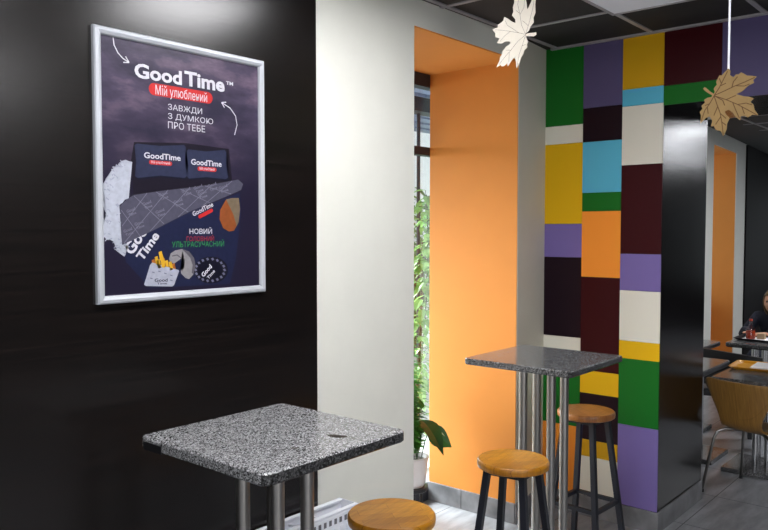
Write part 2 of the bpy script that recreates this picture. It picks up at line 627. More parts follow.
# patchwork wall: columns of coloured laminate, then the lintel over the passage
bm = B(); box(bm, (XC + 0.008, PY + 0.012, 0), (PXE, YW + 0.4, ZC)); wb = struct(link('wall_back', bm, 'black_lam'))
bm = B(); box(bm, (XC + 0.008, -4.0, 2.41), (PXE, PY + 0.012, ZC)); box(bm, (XC + 0.008, PY, 0.0), (PXE, PY + 0.012, 2.41)); struct(link('lintel_facing', bm, 'black_lam', wb))['label'] = 'black laminate cladding of the pillar and passage'
cols = [
    (2.311, 2.063, [(2.82, 'green'), (2.35, 'white'), (2.241, 'yellow'), (1.757, 'lilac'), (1.555, 'aubergine'), (1.071, 'white'), (0.93, 'green'), (0.53, 'orange'), (0.12, None)]),
    (2.063, 1.8216, [(2.82, 'lilac_shaded'), (2.438, 'aubergine'), (2.24, 'blue'), (1.94, 'green'), (1.831, 'orange'), (1.441, 'maroon'), (0.881, 'yellow'), (0.744, 'aubergine'), (0.463, 'mustard'), (0.361, 'white'), (0.12, None)]),
    (1.8216, 1.585, [(2.82, 'mustard'), (2.519, 'blue'), (2.424, 'white'), (2.09, 'maroon'), (1.584, 'lilac'), (1.373, 'white'), (1.082, 'yellow'), (0.979, 'green'), (0.593, 'lilac'), (0.12, None)]),
    (1.585, 1.28, [(2.82, 'maroon'), (2.514, 'green'), (2.408, None)]),
    (1.28, 0.7, [(2.82, 'lilac_shaded'), (2.408, None)]),
    (0.7, 0.1, [(2.82, 'yellow'), (2.60, 'white'), (2.408, None)]),
    (0.1, -4.0, [(2.82, 'green'), (2.408, None)])]
names = dict(green='green', white='off-white', yellow='yellow', lilac='lilac', aubergine='dark aubergine', lilac_shaded='shade-darkened lilac', blue='sky blue', orange='orange', maroon='dark maroon', mustard='mustard yellow')
for y1, y0, rows in cols:
    for (za, c), (zb, _) in zip(rows, rows[1:]):
        bm = B()
        box(bm, (XC, y0 + 0.0008, zb + 0.0008), (XC + 0.008, y1 - 0.0008, min(za, ZC - 0.0) - 0.0008))
        o = link('color_panel', bm, 'c_' + c, wb)
        o['label'] = names[c] + ' laminate panel'
bm = B()
box(bm, (XC - 0.011, PY - 0.011, 0), (XC, 2.300, 0.12), bevel=0.001, seg=1)
box(bm, (XC - 0.001, PY - 0.011, 0), (PXE, PY, 0.12), bevel=0.001, seg=1)
struct(link('baseboard_back', bm, 'base_tile'))

# room beyond the passage: long wall with its own orange niche, slightly out of square
def far(x):          # y of the far long wall at x
    return 2.67 + 0.088 * (x - 8.4)


def slab(bm, x0, x1, z0, z1, back=0.5, front=0.0):
    p = [(x0, far(x0) - front), (x1, far(x1) - front), (x1, far(x1) + back), (x0, far(x0) + back)]
    prism(bm, [Vector((a, b, z0)) for a, b in p], (0, 0, z1 - z0))


FX0, FX1, FX2 = 8.76, 9.98, 10.55
bm = B(); slab(bm, 4.6, FX0, 0, ZC, 0.02); slab(bm, FX0, FX1, 2.66, ZC, 0.02); slab(bm, FX1, 13.2, 0, ZC, 0.6)
struct(link('wall_far', bm, 'white_wall'))
bm = B()
slab(bm, FX1 - 0.006, FX1, 0, 2.66, 0.55, -0.01); slab(bm, FX0, FX1, 2.654, 2.66, 0.6, -0.01); slab(bm, FX0, FX1, 0.0, 0.85, 0.62, -0.35)
struct(link('wall_far_niche', bm, 'orange_wall'))
bm = B(); slab(bm, FX2, 13.2, 0, ZC - 0.01, 0.0, 0.02); struct(link('wall_far_panel', bm, 'brown_wall'))
bm = B(); box(bm, (13.2, -4.2, 0), (13.4, -0.2, ZC)); box(bm, (13.2, 2.9, 0), (13.4, 3.4, ZC)); box(bm, (13.2, -0.2, 0), (13.4, 2.9, 0.8)); box(bm, (13.2, -0.2, 2.4), (13.4, 2.9, ZC))
struct(link('wall_end', bm, 'brown_wall'))
w2 = B()
for y in (-0.2, 0.55, 1.3, 2.05, 2.84):
    box(w2, (13.22, y, 0.8), (13.28, y + 0.06, 2.4))
for z in (0.8, 1.35, 2.34):
    box(w2, (13.22, -0.2, z), (13.28, 2.9, z + 0.06))
win2 = struct(link('window_2', w2, 'cover'))
bm = B(); box(bm, (13.245, -0.2, 0.8), (13.251, 2.9, 2.4)); link('window_pane', bm, 'glass', win2)
# walls behind and beside the camera
bm = B()
box(bm, (-3.2, -4.2, 0), (-2.4, -4.0, ZC)); box(bm, (0.6, -4.2, 0), (13.4, -4.0, ZC)); box(bm, (-2.4, -4.2, 0), (0.6, -4.0, 0.35)); box(bm, (-2.4, -4.2, 2.25), (0.6, -4.0, ZC))
struct(link('wall_right', bm, 'brown_wall'))
w4 = B()
for x in (-2.4, -1.43, -0.43, 0.54):
    box(w4, (x, -4.13, 0.35), (x + 0.06, -4.07, 2.25))
for z in (0.35, 2.19):
    box(w4, (-2.4, -4.13, z), (0.6, -4.07, z + 0.06))
struct(link('added_window_side', w4, 'frame_dark'))  # unseen window, added to light the white wall from across the room
bm = B()
box(bm, (-3.2, -4.0, 0), (-3.0, 2.27, 0.4)); box(bm, (-3.2, -4.0, 2.6), (-3.0, 2.27, ZC)); box(bm, (-3.2, 1.0, 0.4), (-3.0, 2.27, 2.6)); box(bm, (-3.2, -4.0, 0.4), (-3.0, -3.4, 2.6))
struct(link('wall_front', bm, 'grey_wall'))
w3 = B()
for y in (-3.4, -1.95, -0.5, 0.94):
    box(w3, (-3.13, y, 0.4), (-3.07, y + 0.06, 2.6))
for z in (0.4, 2.54):
    box(w3, (-3.13, -3.4, z), (-3.07, 1.0, z + 0.06))
struct(link('added_window_back', w3, 'frame_dark'))  # unseen window, added to give fill light from behind

# niche window
w1 = B()
box(w1, (NX0, YG, 2.605), (WX, YG + 0.07, NZ))
box(w1, (NX0, YG, 0.0), (WX, YG + 0.07, 0.08))
box(w1, (NX0, YG, 2.185), (WX, YG + 0.07, 2.235))
box(w1, (NX0, YG, 0), (NX0 + 0.06, YG + 0.07, NZ))
box(w1, (WX - 0.06, YG, 0), (WX, YG + 0.07, NZ))
win = struct(link('window_1', w1, 'frame_dark'))
bm = B(); box(bm, (NX0, YG + 0.03, 0.05), (WX, YG + 0.036, 2.65)); link('window_pane', bm, 'glass', win)

# outdoors, seen through the strip of window
bm = B(); box(bm, (-8, 3.4, -0.3), (30, 40, -0.12)); struct(link('ground', bm, 'pave'))
bm = B()
for k in range(9):
    y = 3.25 + 0.26 * k
    box(bm, (0.5, y, 2.86 + 0.0 * k), (9, y + 0.17, 2.90))
    box(bm, (0.5, y + 0.17, 2.90), (9, y + 0.26, 2.93))
aw = thing('awning', 'blue-grey slatted awning outside above the niche window', 'awning', (0, 0, 0))
link('slat_roof', bm, 'awning', aw)
for p in ((5.35, 4.15), (1.5, 4.15)):
    bm = B(); tube(bm, [(*p, -0.12), (*p, 2.74)], 0.016, 10); link('post', bm, 'frame_dark', aw)
bm = B(); box(bm, (0.5, 4.05, 2.74), (9, 4.2, 2.86)); link('beam', bm, 'frame_dark', aw)


def leaf(bm, base, d, up, L, w, mat=0, droop=0.25, n=5):
    """a blade with midrib fold and droop, two triangles strips"""
    d = Vector(d).normalized()
    s = d.cross(Vector(up))
    if s.length < 1e-3:
        s = Vector((1, 0, 0))
    s.normalize()
    nrm = s.cross(d)
    prev = None
    for i in range(n + 1):
        t = i / n
        c = Vector(base) + d * L * t - Vector((0, 0, 1)) * droop * L * t * t
        hw = w / 2 * math.sin(PI * min(1, 0.06 + t * 0.94) ** 0.75) if i < n else 0.0005
        hw = max(hw, 0.0006)
        row = [bm.verts.new(c - s * hw + nrm * hw * 0.25), bm.verts.new(c), bm.verts.new(c + s * hw + nrm * hw * 0.25)]
        if prev:
            for k in range(2):
                f = bm.faces.new((prev[k], prev[k + 1], row[k + 1], row[k]))
                f.material_index = mat
        prev = row


def outdoor_tree(x, y, h, r, label, seed):
    rnd = random.Random(seed)
    t = thing('street_tree', label, 'tree', (x, y, -0.12), 0, None)
    bm = B(); tube(bm, [(0, 0, 0), (0.05, 0, h * 0.5), (0, 0.05, h * 0.8)], [0.09, 0.06, 0.03], 8); link('trunk', bm, 'bark', t)
    bm = B()
    for _ in range(650):
        v = Vector((rnd.gauss(0, 1), rnd.gauss(0, 1), rnd.gauss(0, 1))).normalized() * r * rnd.random() ** 0.4
        v.z = v.z * 1.2 + h * 0.62
        leaf(bm, v, (rnd.uniform(-1, 1), rnd.uniform(-1, 1), rnd.uniform(-0.7, 0.5)), (0, 0, 1), rnd.uniform(0.1, 0.22), rnd.uniform(0.05, 0.11), 0, 0.2, 3)
    link('foliage', bm, 'leaf_pale', t)


outdoor_tree(6.6, 5.6, 2.5, 0.75, 'pale green bushy tree outside the niche window', 3)
outdoor_tree(8.9, 7.0, 2.3, 0.8, 'smaller pale tree further off outside the niche window', 9)
bm = B(); box(bm, (6, 14, -0.12), (40, 20, 5)); bld = tag(link('building', bm, 'facade'), 'pale building across the street, seen through the niche window', 'building')

# ------------------------------------------------------------------ ceiling lights
def ceiling_light(x, y, mat, label):
    t = thing('ceiling_light', label, 'ceiling light', (x, y, ZC - 0.03), 0)
    bm = B()
    for a, b in (((-0.29, -0.279), (-0.275, 0.279)), ((0.275, -0.279), (0.29, 0.279)), ((-0.275, -0.279), (0.275, -0.264)), ((-0.275, 0.264), (0.275, 0.279))):
        box(bm, (a[0], a[1], 0), (b[0], b[1], 0.03))
    link('light_frame', bm, 'tbar', t)
    bm = B(); box(bm, (-0.275, -0.264, 0.004), (0.275, 0.264, 0.028)); link('diffuser', bm, mat, t)


ceiling_light(2.197, 1.362, 'lamp_on', 'lit square ceiling light over the front granite table')
ceiling_light(0.987, 1.362, 'lamp_on', 'added unseen ceiling light over the poster, left of the frame')  # added to brighten the lower white wall
ceiling_light(0.987, -0.384, 'lamp_on', 'added unseen ceiling light farther into the room, left of the frame')  # added out of view; lights the wall low down, not its top
ceiling_light(2.197, -0.967, 'lamp_on', 'added unseen ceiling light in the middle of the front room')  # another added lamp for the lower part of the white wall
ceiling_light(3.407, 1.362, 'lamp_dim', 'dim square ceiling light beside the pale hanging leaf')
ceiling_light(-0.2, 0.2, 'lamp_back', 'lit square ceiling light behind the camera')
for x, y, w in ((8.55, 0.2, 'the one nearest the passage'), (9.76, -0.385, 'second from the passage'), (10.97, -0.967, 'third from the passage'), (12.18, -0.967, 'the one nearest the end window'), (7.34, 1.362, 'added unseen above the farthest cafe table')):  # the last of these is added to brighten the far white wall
    ceiling_light(x, y, 'lamp_far', 'lit ceiling light beyond the passage, ' + w)

# ------------------------------------------------------------------ poster
YP = YW - 0.014
px0, px1, pz0, pz1 = 1.246, 1.936, 1.484, 2.358
pst = thing('framed_poster', 'dark printed poster in a silver snap frame on the dark wood wall', 'poster', (0, 0, 0))
fw = 0.026
bm = B()
# mitred rounded profile swept round the rectangle
prof = [(0, 0), (0, 0.014), (0.004, 0.019), (0.013, 0.021), (0.022, 0.017), (0.026, 0.011), (0.026, 0)]
corners = [(px0, pz0, 1, 1), (px1, pz0, -1, 1), (px1, pz1, -1, -1), (px0, pz1, 1, -1)]
rings = []
for cx, cz, sx, sz in corners:
    rings.append([bm.verts.new((cx + sx * a, YP - d, cz + sz * a)) for a, d in prof])
for i in range(4):
    a, b = rings[i], rings[(i + 1) % 4]
    for k in range(len(prof)):
        bm.faces.new((a[k], a[(k + 1) % len(prof)], b[(k + 1) % len(prof)], b[k]))
link('poster_frame', bm, 'silver', pst)

PM = ['poster'] + ['p_' + k for k in P_COL]
PI_ = {k: i + 1 for i, k in enumerate(P_COL)}
pb = B()
box(pb, (px0 + 0.02, YP - 0.007, pz0 + 0.02), (px1 - 0.02, YP - 0.001, pz1 - 0.02))
PL = YP - 0.0072


def pp(px, py):
    v = on(px, py, 1, PL)
    return v.x, v.z


def poly(pts, col, layer, px=True):
    q = [pp(*p) if px else p for p in pts]
    vs = [pb.verts.new((x, PL - 0.00012 * layer, z)) for x, z in q]
    f = pb.faces.new(vs)
    f.material_index = PI_[col]
    bmesh.ops.triangulate(pb, faces=[f])


def stroke(pts, w, col, layer, px=True):
    q = [Vector(pp(*p)) if px else Vector(p) for p in pts]
    pr = None
    for i, p in enumerate(q):
        d = (q[min(i + 1, len(q) - 1)] - q[max(0, i - 1)]).normalized()
        n = Vector((-d.y, d.x)) * w / 2
        cur = [pb.verts.new((v.x, PL - 0.00012 * layer, v.y)) for v in (p - n, p + n)]
        if pr:
            pb.faces.new((pr[0], pr[1], cur[1], cur[0])).material_index = PI_[col]
        pr = cur


def text(body, col, layer, x0, x1, z0, z1, bold=0.0, rot=0.0):
    """print BODY into the box x0..x1, z0..z1 (before turning by ROT about the box's lower left corner)"""
    cu = bpy.data.curves.new('lettering', 'FONT')
    cu.body = body
    cu.offset = bold
    cu.resolution_u = 3
    to = bpy.data.objects.new('lettering', cu)
    me = bpy.data.meshes.new_from_object(to)
    if not me.vertices:
        return
    xs = [v.co.x for v in me.vertices]
    ys = [v.co.y for v in me.vertices]
    mx, my, sx, sy = min(xs), min(ys), (x1 - x0) / (max(xs) - min(xs)), (z1 - z0) / (max(ys) - min(ys))
    c, s = math.cos(rot), math.sin(rot)
    vs = []
    for v in me.vertices:
        u, w = (v.co.x - mx) * sx, (v.co.y - my) * sy
        vs.append(pb.verts.new((x0 + u * c - w * s, PL - 0.00012 * layer, z0 + u * s + w * c)))
    for p in me.polygons:
        try:
            pb.faces.new([vs[i] for i in p.vertices]).material_index = PI_[col]
        except ValueError:
            pass
    bpy.data.objects.remove(to)
    bpy.data.curves.remove(cu)
    bpy.data.meshes.remove(me)


def tpx(body, col, layer, lb, rt_x, top, bold=0.0, rot=0.0):
    """text whose lower left is pixel LB, right end at column RT_X, cap top at row TOP above LB"""
    x0, z0 = pp(*lb)
    x1 = pp(rt_x, lb[1])[0]
    z1 = pp(lb[0], top)[1]
    text(body, col, layer, x0, x1, z0, z1, bold, rot)


def pill(x0, x1, z0, z1, col, layer, rot=0.0):
    r = (z1 - z0) / 2
    pts = [(x1 - x0 - r + r * math.cos(a), r + r * math.sin(a)) for a in [-PI / 2 + PI * k / 10 for k in range(11)]]
    pts += [(r + r * math.cos(a), r + r * math.sin(a)) for a in [PI / 2 + PI * k / 10 for k in range(11)]]
    c, s = math.cos(rot), math.sin(rot)
    poly([(x0 + u * c - w * s, z0 + u * s + w * c) for u, w in pts], col, layer, False)


# arrows
def arrow(pts, w, layer):
    stroke(pts, w, 'white', layer)
    a, b = Vector(pp(*pts[-2])), Vector(pp(*pts[-1]))
    d = (b - a).normalized()
    for s in (-1, 1):
        e = b - d * 0.018 + Vector((-d.y, d.x)) * 0.011 * s
        stroke([tuple(b), tuple(e)], w, 'white', layer, False)


arrow([(113, 37), (114, 45), (118, 53), (123, 58.5), (129, 62.5)], 0.0035, 3)
arrow([(234.5, 135), (237, 125), (235.5, 116), (230, 108), (221.5, 102.5)], 0.0035, 3)
# masthead
tpx('Good', 'white', 4, (134.5, 77.4), 181.8, 62.4, 0.032)
tpx('Time', 'white', 4, (184.5, 85.6), 224.5, 70.6, 0.032)
tpx('TM', 'white', 4, (226, 84.5), 233, 81, 0.03)
xa, za = pp(148.8, 94.5); xb = pp(212.5, 94)[0]; zb = pp(148.8, 82.2)[1]
pill(xa, xb, za, zb, 'red', 3)
tpx('Мій улюблений', 'white', 4, (155.5, 97.0), 207, 84.3, 0.0)
for s, yb, yt, xr in (('ЗАВЖДИ', 110.8, 103.6, 202), ('З ДУМКОЮ', 119.8, 112.8, 213), ('ПРО ТЕБЕ', 128.2, 121.2, 205)):
    tpx(s, 'white', 4, (168, yb), xr, yt, 0.0)
# bed
poly([(131, 160), (134, 142), (186, 143), (229, 149), (233, 190), (190, 196), (134, 203)], 'bed', 1)
poly([(122, 243), (152, 231), (192, 211), (240, 193), (241, 215), (236, 258), (230, 284), (150, 288), (126, 262)], 'navy', 1)
for q in ([(134.5, 145), (137, 143.6), (160, 146), (184, 145), (185.6, 147), (185, 161), (187, 176), (184.5, 178), (160, 175.5), (137.5, 178), (135, 176), (136.3, 160)],
          [(186.5, 151), (188.5, 149.4), (206, 151.5), (224.5, 150), (226, 152), (226, 164), (228, 177.5), (226, 179.3), (206, 177), (189, 178.6), (187, 176.5), (188, 164)]):
    poly([(x * 1.0 + 0.8, y + 1.6) for x, y in q], 'shade', 2)
    poly(q, 'pillow', 3)
tpx('GoodTime', 'white', 4, (144, 158.0), 180.5, 152.0, 0.02)
tpx('GoodTime', 'white', 4, (191, 164.6), 221.5, 158.8, 0.02)
for xL, xR, yb, yt in ((149, 172, 164.2, 160.0), (197.5, 216.5, 170.6, 166.4)):
    pill(pp(xL, yb)[0], pp(xR, yb)[0], pp(xL, yb)[1], pp(xL, yt)[1], 'red', 4)
    tpx('Мій улюблений', 'white', 5, (xL + 2, yb - 0.2), xR - 2, yt + 0.4)
# fur rug
fur = [(132, 161.5), (126, 160), (122, 161.5), (117, 166), (112, 169), (108, 176), (104, 183), (100.6, 188.6), (104, 191), (105, 197), (103, 203), (104, 208), (106, 213), (105, 218), (102, 224), (99.5, 230.5), (101.8, 237), (108, 239), (115, 242), (116, 247), (117.6, 251), (124.4, 256.5), (127.8, 246), (121, 240), (119, 204.5), (132, 196)]
frnd = random.Random(5)
fz = []
for a, b in zip(fur, fur[1:]):
    for k in range(4):
        t = k / 4
        fz.append((a[0] + (b[0] - a[0]) * t + frnd.uniform(-1, 1) * 0.8, a[1] + (b[1] - a[1]) * t + frnd.uniform(-1, 1) * 0.8))
poly(fz, 'fur', 4)
for k in range(70):
    i = frnd.randrange(len(fz))
    x, y = fz[i]
    cx_, cy_ = 118 + frnd.uniform(-8, 8), min(max(y, 170), 245) + frnd.uniform(-6, 6)
    t = frnd.uniform(0.0, 0.75)
    a = (x + (cx_ - x) * t, y + (cy_ - y) * t)
    stroke([(a[0] + frnd.uniform(-2, 0.5), a[1] + frnd.uniform(-1.5, 2)), a, (a[0] + frnd.uniform(0.5, 2), a[1] + frnd.uniform(-1, 2.5))], 0.003, 'furdark' if t > 0.15 else 'fur', 4.5)
# blanket with its diamond pattern
poly([(120, 206), (127, 199), (134, 195), (160, 191), (190, 187.5), (215, 184), (238, 179.5), (243, 184), (241, 190), (225, 197), (190, 211.5), (152, 231), (122, 245)], 'blanket', 5)
for a, b in (((122, 226), (147, 193)), ((124, 243), (168, 190)), ((150, 231), (190, 187.5)), ((178, 217), (212, 184.5)), ((203, 205.5), (232, 181)), ((121, 210), (140, 236)), ((134, 196), (164, 224)), ((156, 192), (188, 212)), ((180, 189), (210, 203)), ((205, 186), (231, 194))):
    stroke([a, b], 0.0022, 'pattern', 6)
for x, y in ((131, 213), (139, 226), (147, 206), (163, 197), (160, 214), (178, 204), (186, 193), (202, 196), (212, 188), (223, 190), (128, 233), (198, 190)):
    tpx('Good', 'pattern', 6, (x - 4, y + 0), x + 5, y - 3, 0.02, 0.35)
    tpx('Time', 'pattern', 6, (x - 2, y + 3.6), x + 6, y + 0.8, 0.02, 0.35)
# angled lettering on the bed front
x0, z0 = pp(132.5, 256); text('Good', 'white', 4, x0, x0 + 0.128, z0, z0 + 0.042, 0.03, 0.93)
x0, z0 = pp(142.5, 262); text('Time', 'white', 4, x0, x0 + 0.108, z0, z0 + 0.033, 0.03, 0.90)
x0, z0 = pp(193.5, 216.5); text('GoodTime', 'white', 6, x0, x0 + 0.094, z0, z0 + 0.017, 0.02, 0.42)
x0, z0 = pp(199, 219); pill(x0, x0 + 0.068, z0, z0 + 0.013, 'red', 6, 0.42)
tpx('НОВИЙ', 'white', 4, (189.5, 234.0), 212, 227.2, 0.006)
tpx('ГОЛОВНИЙ', 'redtext', 4, (186.5, 241.2), 214, 235.2)
tpx('УЛЬТРАСУЧАСНИЙ', 'green', 4, (172, 247.4), 224, 240.0)
# fries box
poly([(150, 265), (152, 262.5), (178.5, 270), (179, 271), (174, 285), (172, 286.5), (146, 286), (144, 284.5)], 'bag', 5)
for k, (x, y, a) in enumerate(((153, 262, 0.1), (156, 259, 0.25), (160, 254, 0.2), (163, 261, -0.1), (166, 263, 0.3), (170, 264, -0.2), (173, 266, 0.2), (158, 262, -0.3))):
    c = 'fries' if k % 3 else 'fries2'
    poly([(x - 1.5, y - 2), (x + 1.6, y - 3), (x + 3, y + 6), (x, y + 6.5)], c, 4 + (k % 2))
poly([(159.5, 252.5), (161.5, 252), (165, 262), (164.5, 268), (161.5, 267)], 'fries', 6)
tpx('Good', 'shade', 6, (154.5, 282), 167.5, 278.6, 0.02, -0.03)
tpx('Time', 'shade', 6, (157, 284.6), 167, 282.6, 0.01, -0.03)
for x, y in ((152, 272), (158, 271), (164, 273), (170, 275), (150, 278), (170, 280)):
    stroke([(x, y), (x + 2.5, y + 0.8)], 0.003, 'grey', 6)
# curled grey cat
poly([(169, 259), (170.5, 253.5), (175, 250.5), (182, 249), (189, 251.5), (194, 258), (195.5, 266), (193.5, 274), (189, 279), (185.5, 278), (181, 273.5), (180.5, 270.5), (184, 268.5), (184.5, 262.5), (181, 258.5), (177, 261.5), (174, 263.5), (170, 262)], 'cat', 5)
poly([(182, 249), (189, 251.5), (194, 258), (195.5, 266), (193.5, 274), (191.5, 273), (192.5, 265), (190, 257.5)], 'catdark', 6)
stroke([(172, 256), (177, 255), (181, 258)], 0.004, 'catdark', 6)
# round pouf with a pale speckled rim
def ell(cx, cy, rx, ry, n=28, j=0.0, rnd=random.Random(2)):
    return [(cx + (rx + rnd.uniform(-j, j)) * math.cos(2 * PI * k / n), cy + (ry + rnd.uniform(-j, j)) * math.sin(2 * PI * k / n)) for k in range(n)]


poly(ell(211, 270, 17, 13.5), 'pouf', 3)
for k in range(18):
    a = 2 * PI * k / 18
    x, y = 210 + 14.5 * math.cos(a), 270 + 11 * math.sin(a)
    poly([(x - 1.6, y - 0.8), (x + 0.4, y - 1.6), (x + 1.6, y + 0.6), (x - 0.4, y + 1.5)], 'grey', 4)
x0, z0 = pp(203.5, 277.5); text('Good', 'white', 5, x0, x0 + 0.052, z0, z0 + 0.017, 0.03, 0.75)
x0, z0 = pp(208.5, 279.5); text('Time', 'white', 5, x0, x0 + 0.040, z0, z0 + 0.012, 0.02, 0.75)
# brown pouch
poly([(226, 199.5), (232, 198), (238.5, 198), (240, 209), (238.5, 222), (234, 230.5), (229, 231.5), (223, 228), (219.5, 219), (220, 210)], 'bun', 5)
poly([(226, 199.5), (232, 198), (238.5, 198), (240, 209), (238.5, 222), (236.5, 226), (233, 214)], 'bun2', 6)
link('poster_sheet', pb, PM, pst)

# ------------------------------------------------------------------ bar tables
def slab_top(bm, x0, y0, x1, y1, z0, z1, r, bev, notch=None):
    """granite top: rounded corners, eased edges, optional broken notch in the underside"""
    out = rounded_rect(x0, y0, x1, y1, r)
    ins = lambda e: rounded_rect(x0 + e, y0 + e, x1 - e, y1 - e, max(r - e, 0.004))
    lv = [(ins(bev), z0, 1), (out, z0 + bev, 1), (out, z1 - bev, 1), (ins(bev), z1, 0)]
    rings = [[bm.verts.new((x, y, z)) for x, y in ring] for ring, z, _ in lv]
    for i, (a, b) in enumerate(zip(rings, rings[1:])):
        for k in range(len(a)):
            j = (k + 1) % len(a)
            side = (out[k][1] + out[j][1]) / 2 < y0 + r * 0.6      # the front edge takes the darker edge material
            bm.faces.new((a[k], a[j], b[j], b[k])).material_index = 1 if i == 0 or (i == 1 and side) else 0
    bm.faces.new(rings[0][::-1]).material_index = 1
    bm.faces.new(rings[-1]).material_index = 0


def bar_table(x0, y0, x1, y1, top, label, legrot, legr, edge='granite_edge', topmat='granite', th=0.031):
    cx, cy = (x0 + x1) / 2, (y0 + y1) / 2
    t = thing('bar_table', label, 'table', (cx, cy, 0))
    hx, hy = (x1 - x0) / 2, (y1 - y0) / 2
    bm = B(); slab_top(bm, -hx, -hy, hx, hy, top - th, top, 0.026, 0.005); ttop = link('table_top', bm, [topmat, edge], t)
    bm = B(); box(bm, (-0.15, -0.15, top - th - 0.01), (0.15, 0.15, top - th - 0.0005)); link('mounting_plate', bm, 'black_metal', t)
    for k in range(4):
        a = legrot + PI / 4 + PI / 2 * k
        bm = B()
        x, y = legr * math.cos(a), legr * math.sin(a)
        tube(bm, [(x, y, 0.028), (x, y, top - th - 0.0105)], 0.0215, 20)
        link('leg', bm, 'steel', t, True, angle=50)
    bm = B(); box(bm, (-0.2, -0.2, 0), (0.2, 0.2, 0.028), bevel=0.004); link('base_plate', bm, 'granite_dark', t)
    return t, ttop


t1, top1 = bar_table(1.262, 1.468, 1.838, 2.045, 1.1, 'front granite bar table, chipped at its left corner, below the poster', 0.12, 0.098, th=0.036)
bt, _ = bar_table(3.060, 1.530, 3.632, 2.098, 1.1, 'rear dark granite bar table between two wooden stools, before the patchwork wall', 0.05, 0.105, 'granite_edge', 'granite_dark')
# the broken notch under the left corner of the front table, and two dark spots on its top
bm = B()
cut = [(-0.289, 0.170), (-0.289, 0.262), (-0.262, 0.258), (-0.256, 0.232), (-0.264, 0.18)]
prism(bm, [Vector((x - 0.001, y, 1.0635)) for x, y in cut], (0, 0, 0.024))
link('chipped_edge', bm, 'black_vinyl', t1)['label'] = 'black broken-out chip'
for x, y, sx, sy, rz in ((-0.075, -0.169, 0.013, 0.007, -0.8), (0.095, -0.175, 0.032, 0.014, -1.2)):
    bm = B()
    q = []
    for k in range(14):
        a = 2 * PI * k / 14
        u, v = sx * math.cos(a), sy * math.sin(a) * (1 + 0.2 * math.sin(3 * a))
        q.append(Vector((x + u * math.cos(rz) - v * math.sin(rz), y + u * math.sin(rz) + v * math.cos(rz), 1.1)))
    prism(bm, q, (0, 0, 0.0004))
    link('dark_spot', bm, 'soil', t1)['label'] = 'dark flaw in the granite'

# ------------------------------------------------------------------ stools
def stool(x, y, rz, wood, label, top=0.764):
    t = thing('bar_stool', label, 'stool', (x, y, 0), rz, 'wooden bar stools at the granite tables')
    bm = B()
    lathe(bm, [(0, top - 0.034), (0.142, top - 0.034), (0.148, top - 0.030), (0.150, top - 0.016), (0.149, top - 0.006), (0.144, top), (0, top)], 56)
    link('seat', bm, wood, t, True, angle=40)
    bm = B()
    for a, b in (((-1, -1), (1, -1)), ((1, -1), (1, 1)), ((1, 1), (-1, 1)), ((-1, 1), (-1, -1))):
        bar(bm, (a[0] * 0.074, a[1] * 0.074, top - 0.047), (b[0] * 0.074, b[1] * 0.074, top - 0.047), 0.022, 0.022, (0, 0, 1))
    link('seat_frame', bm, 'black_metal', t)
    T, Bt, zt = 0.078, 0.152, top - 0.058
    for sx, sy in ((-1, -1), (1, -1), (1, 1), (-1, 1)):
        bm = B()
        bar(bm, (sx * T, sy * T, zt + 0.022), (sx * Bt, sy * Bt, 0.006), 0.026, 0.026, (1, 0, 0))
        lg = link('leg', bm, 'black_metal', t)
        bm = B(); box(bm, (sx * Bt - 0.014, sy * Bt - 0.014, 0), (sx * Bt + 0.014, sy * Bt + 0.014, 0.010)); link('foot_cap', bm, 'black_vinyl', lg)
    zr = 0.27
    w = T + (Bt - T) * (1 - zr / zt)
    for a, b in (((-1, -1), (1, -1)), ((1, -1), (1, 1)), ((1, 1), (-1, 1)), ((-1, 1), (-1, -1))):
        bm = B(); bar(bm, (a[0] * w, a[1] * w, zr), (b[0] * w, b[1] * w, zr), 0.02, 0.02, (0, 0, 1)); link('foot_rail', bm, 'black_metal', t)
    return t


stool(2.757, 1.635, 0.10, 'stool_wood', 'round wooden bar stool with black legs in front of the rear granite table')
stool(1.957, 1.630, 0.10, 'stool_wood', 'round wooden bar stool cut off by the bottom edge, right of the front granite table')
stool(3.765, 1.790, -0.06, 'stool_wood_dark', 'brown bar stool partly hidden behind the rear granite table, against the patchwork wall')

# ------------------------------------------------------------------ radiator
rx0, rx1, rz0, rz1, ry0, ry1 = 1.30, 2.345, 0.12, 0.572, 2.135, 2.245
rad = thing('radiator', 'white panel radiator under the white wall strip beside the front table', 'radiator', (0, 0, 0))
bm = B()
for ya, yb in ((ry0, ry0 + 0.014), (ry1 - 0.014, ry1)):
    box(bm, (rx0, ya, rz0), (rx1, yb, rz1 - 0.012), bevel=0.004)
for k in range(int((rx1 - rx0 - 0.08) / 0.04)):
    x = rx0 + 0.05 + k * 0.04
    box(bm, (x, ry0 - 0.005, rz0 + 0.05), (x + 0.022, ry0, rz1 - 0.06), bevel=0.002, seg=1)
link('panel', bm, 'rad', rad)
for x in (rx0, rx1 - 0.004):
    bm = B(); box(bm, (x, ry0, rz0), (x + 0.004, ry1, rz1), bevel=0.001, seg=1); link('side_cover', bm, 'rad', rad)
bm = B()
for ya, yb in ((ry0, ry0 + 0.02), (ry1 - 0.02, ry1)):
    box(bm, (rx0, ya, rz1 - 0.01), (rx1, yb, rz1), bevel=0.002, seg=1)
for k in range(int((rx1 - rx0) / 0.12)):
    x = rx0 + 0.012 + k * 0.12
    box(bm, (x, ry0 + 0.018, rz1 - 0.03), (x + 0.006, ry1 - 0.018, rz1 - 0.02))
link('top_grille', bm, 'rad', rad)
bm = B()
for k in range(int((rx1 - rx0 - 0.06) / 0.03)):
    x = rx0 + 0.03 + k * 0.03
    box(bm, (x, ry0 - 0.0012, rz1 - 0.048), (x + 0.014, ry0 + 0.001, rz1 - 0.026))
link('vent_slots', bm, 'rad_dark', rad)
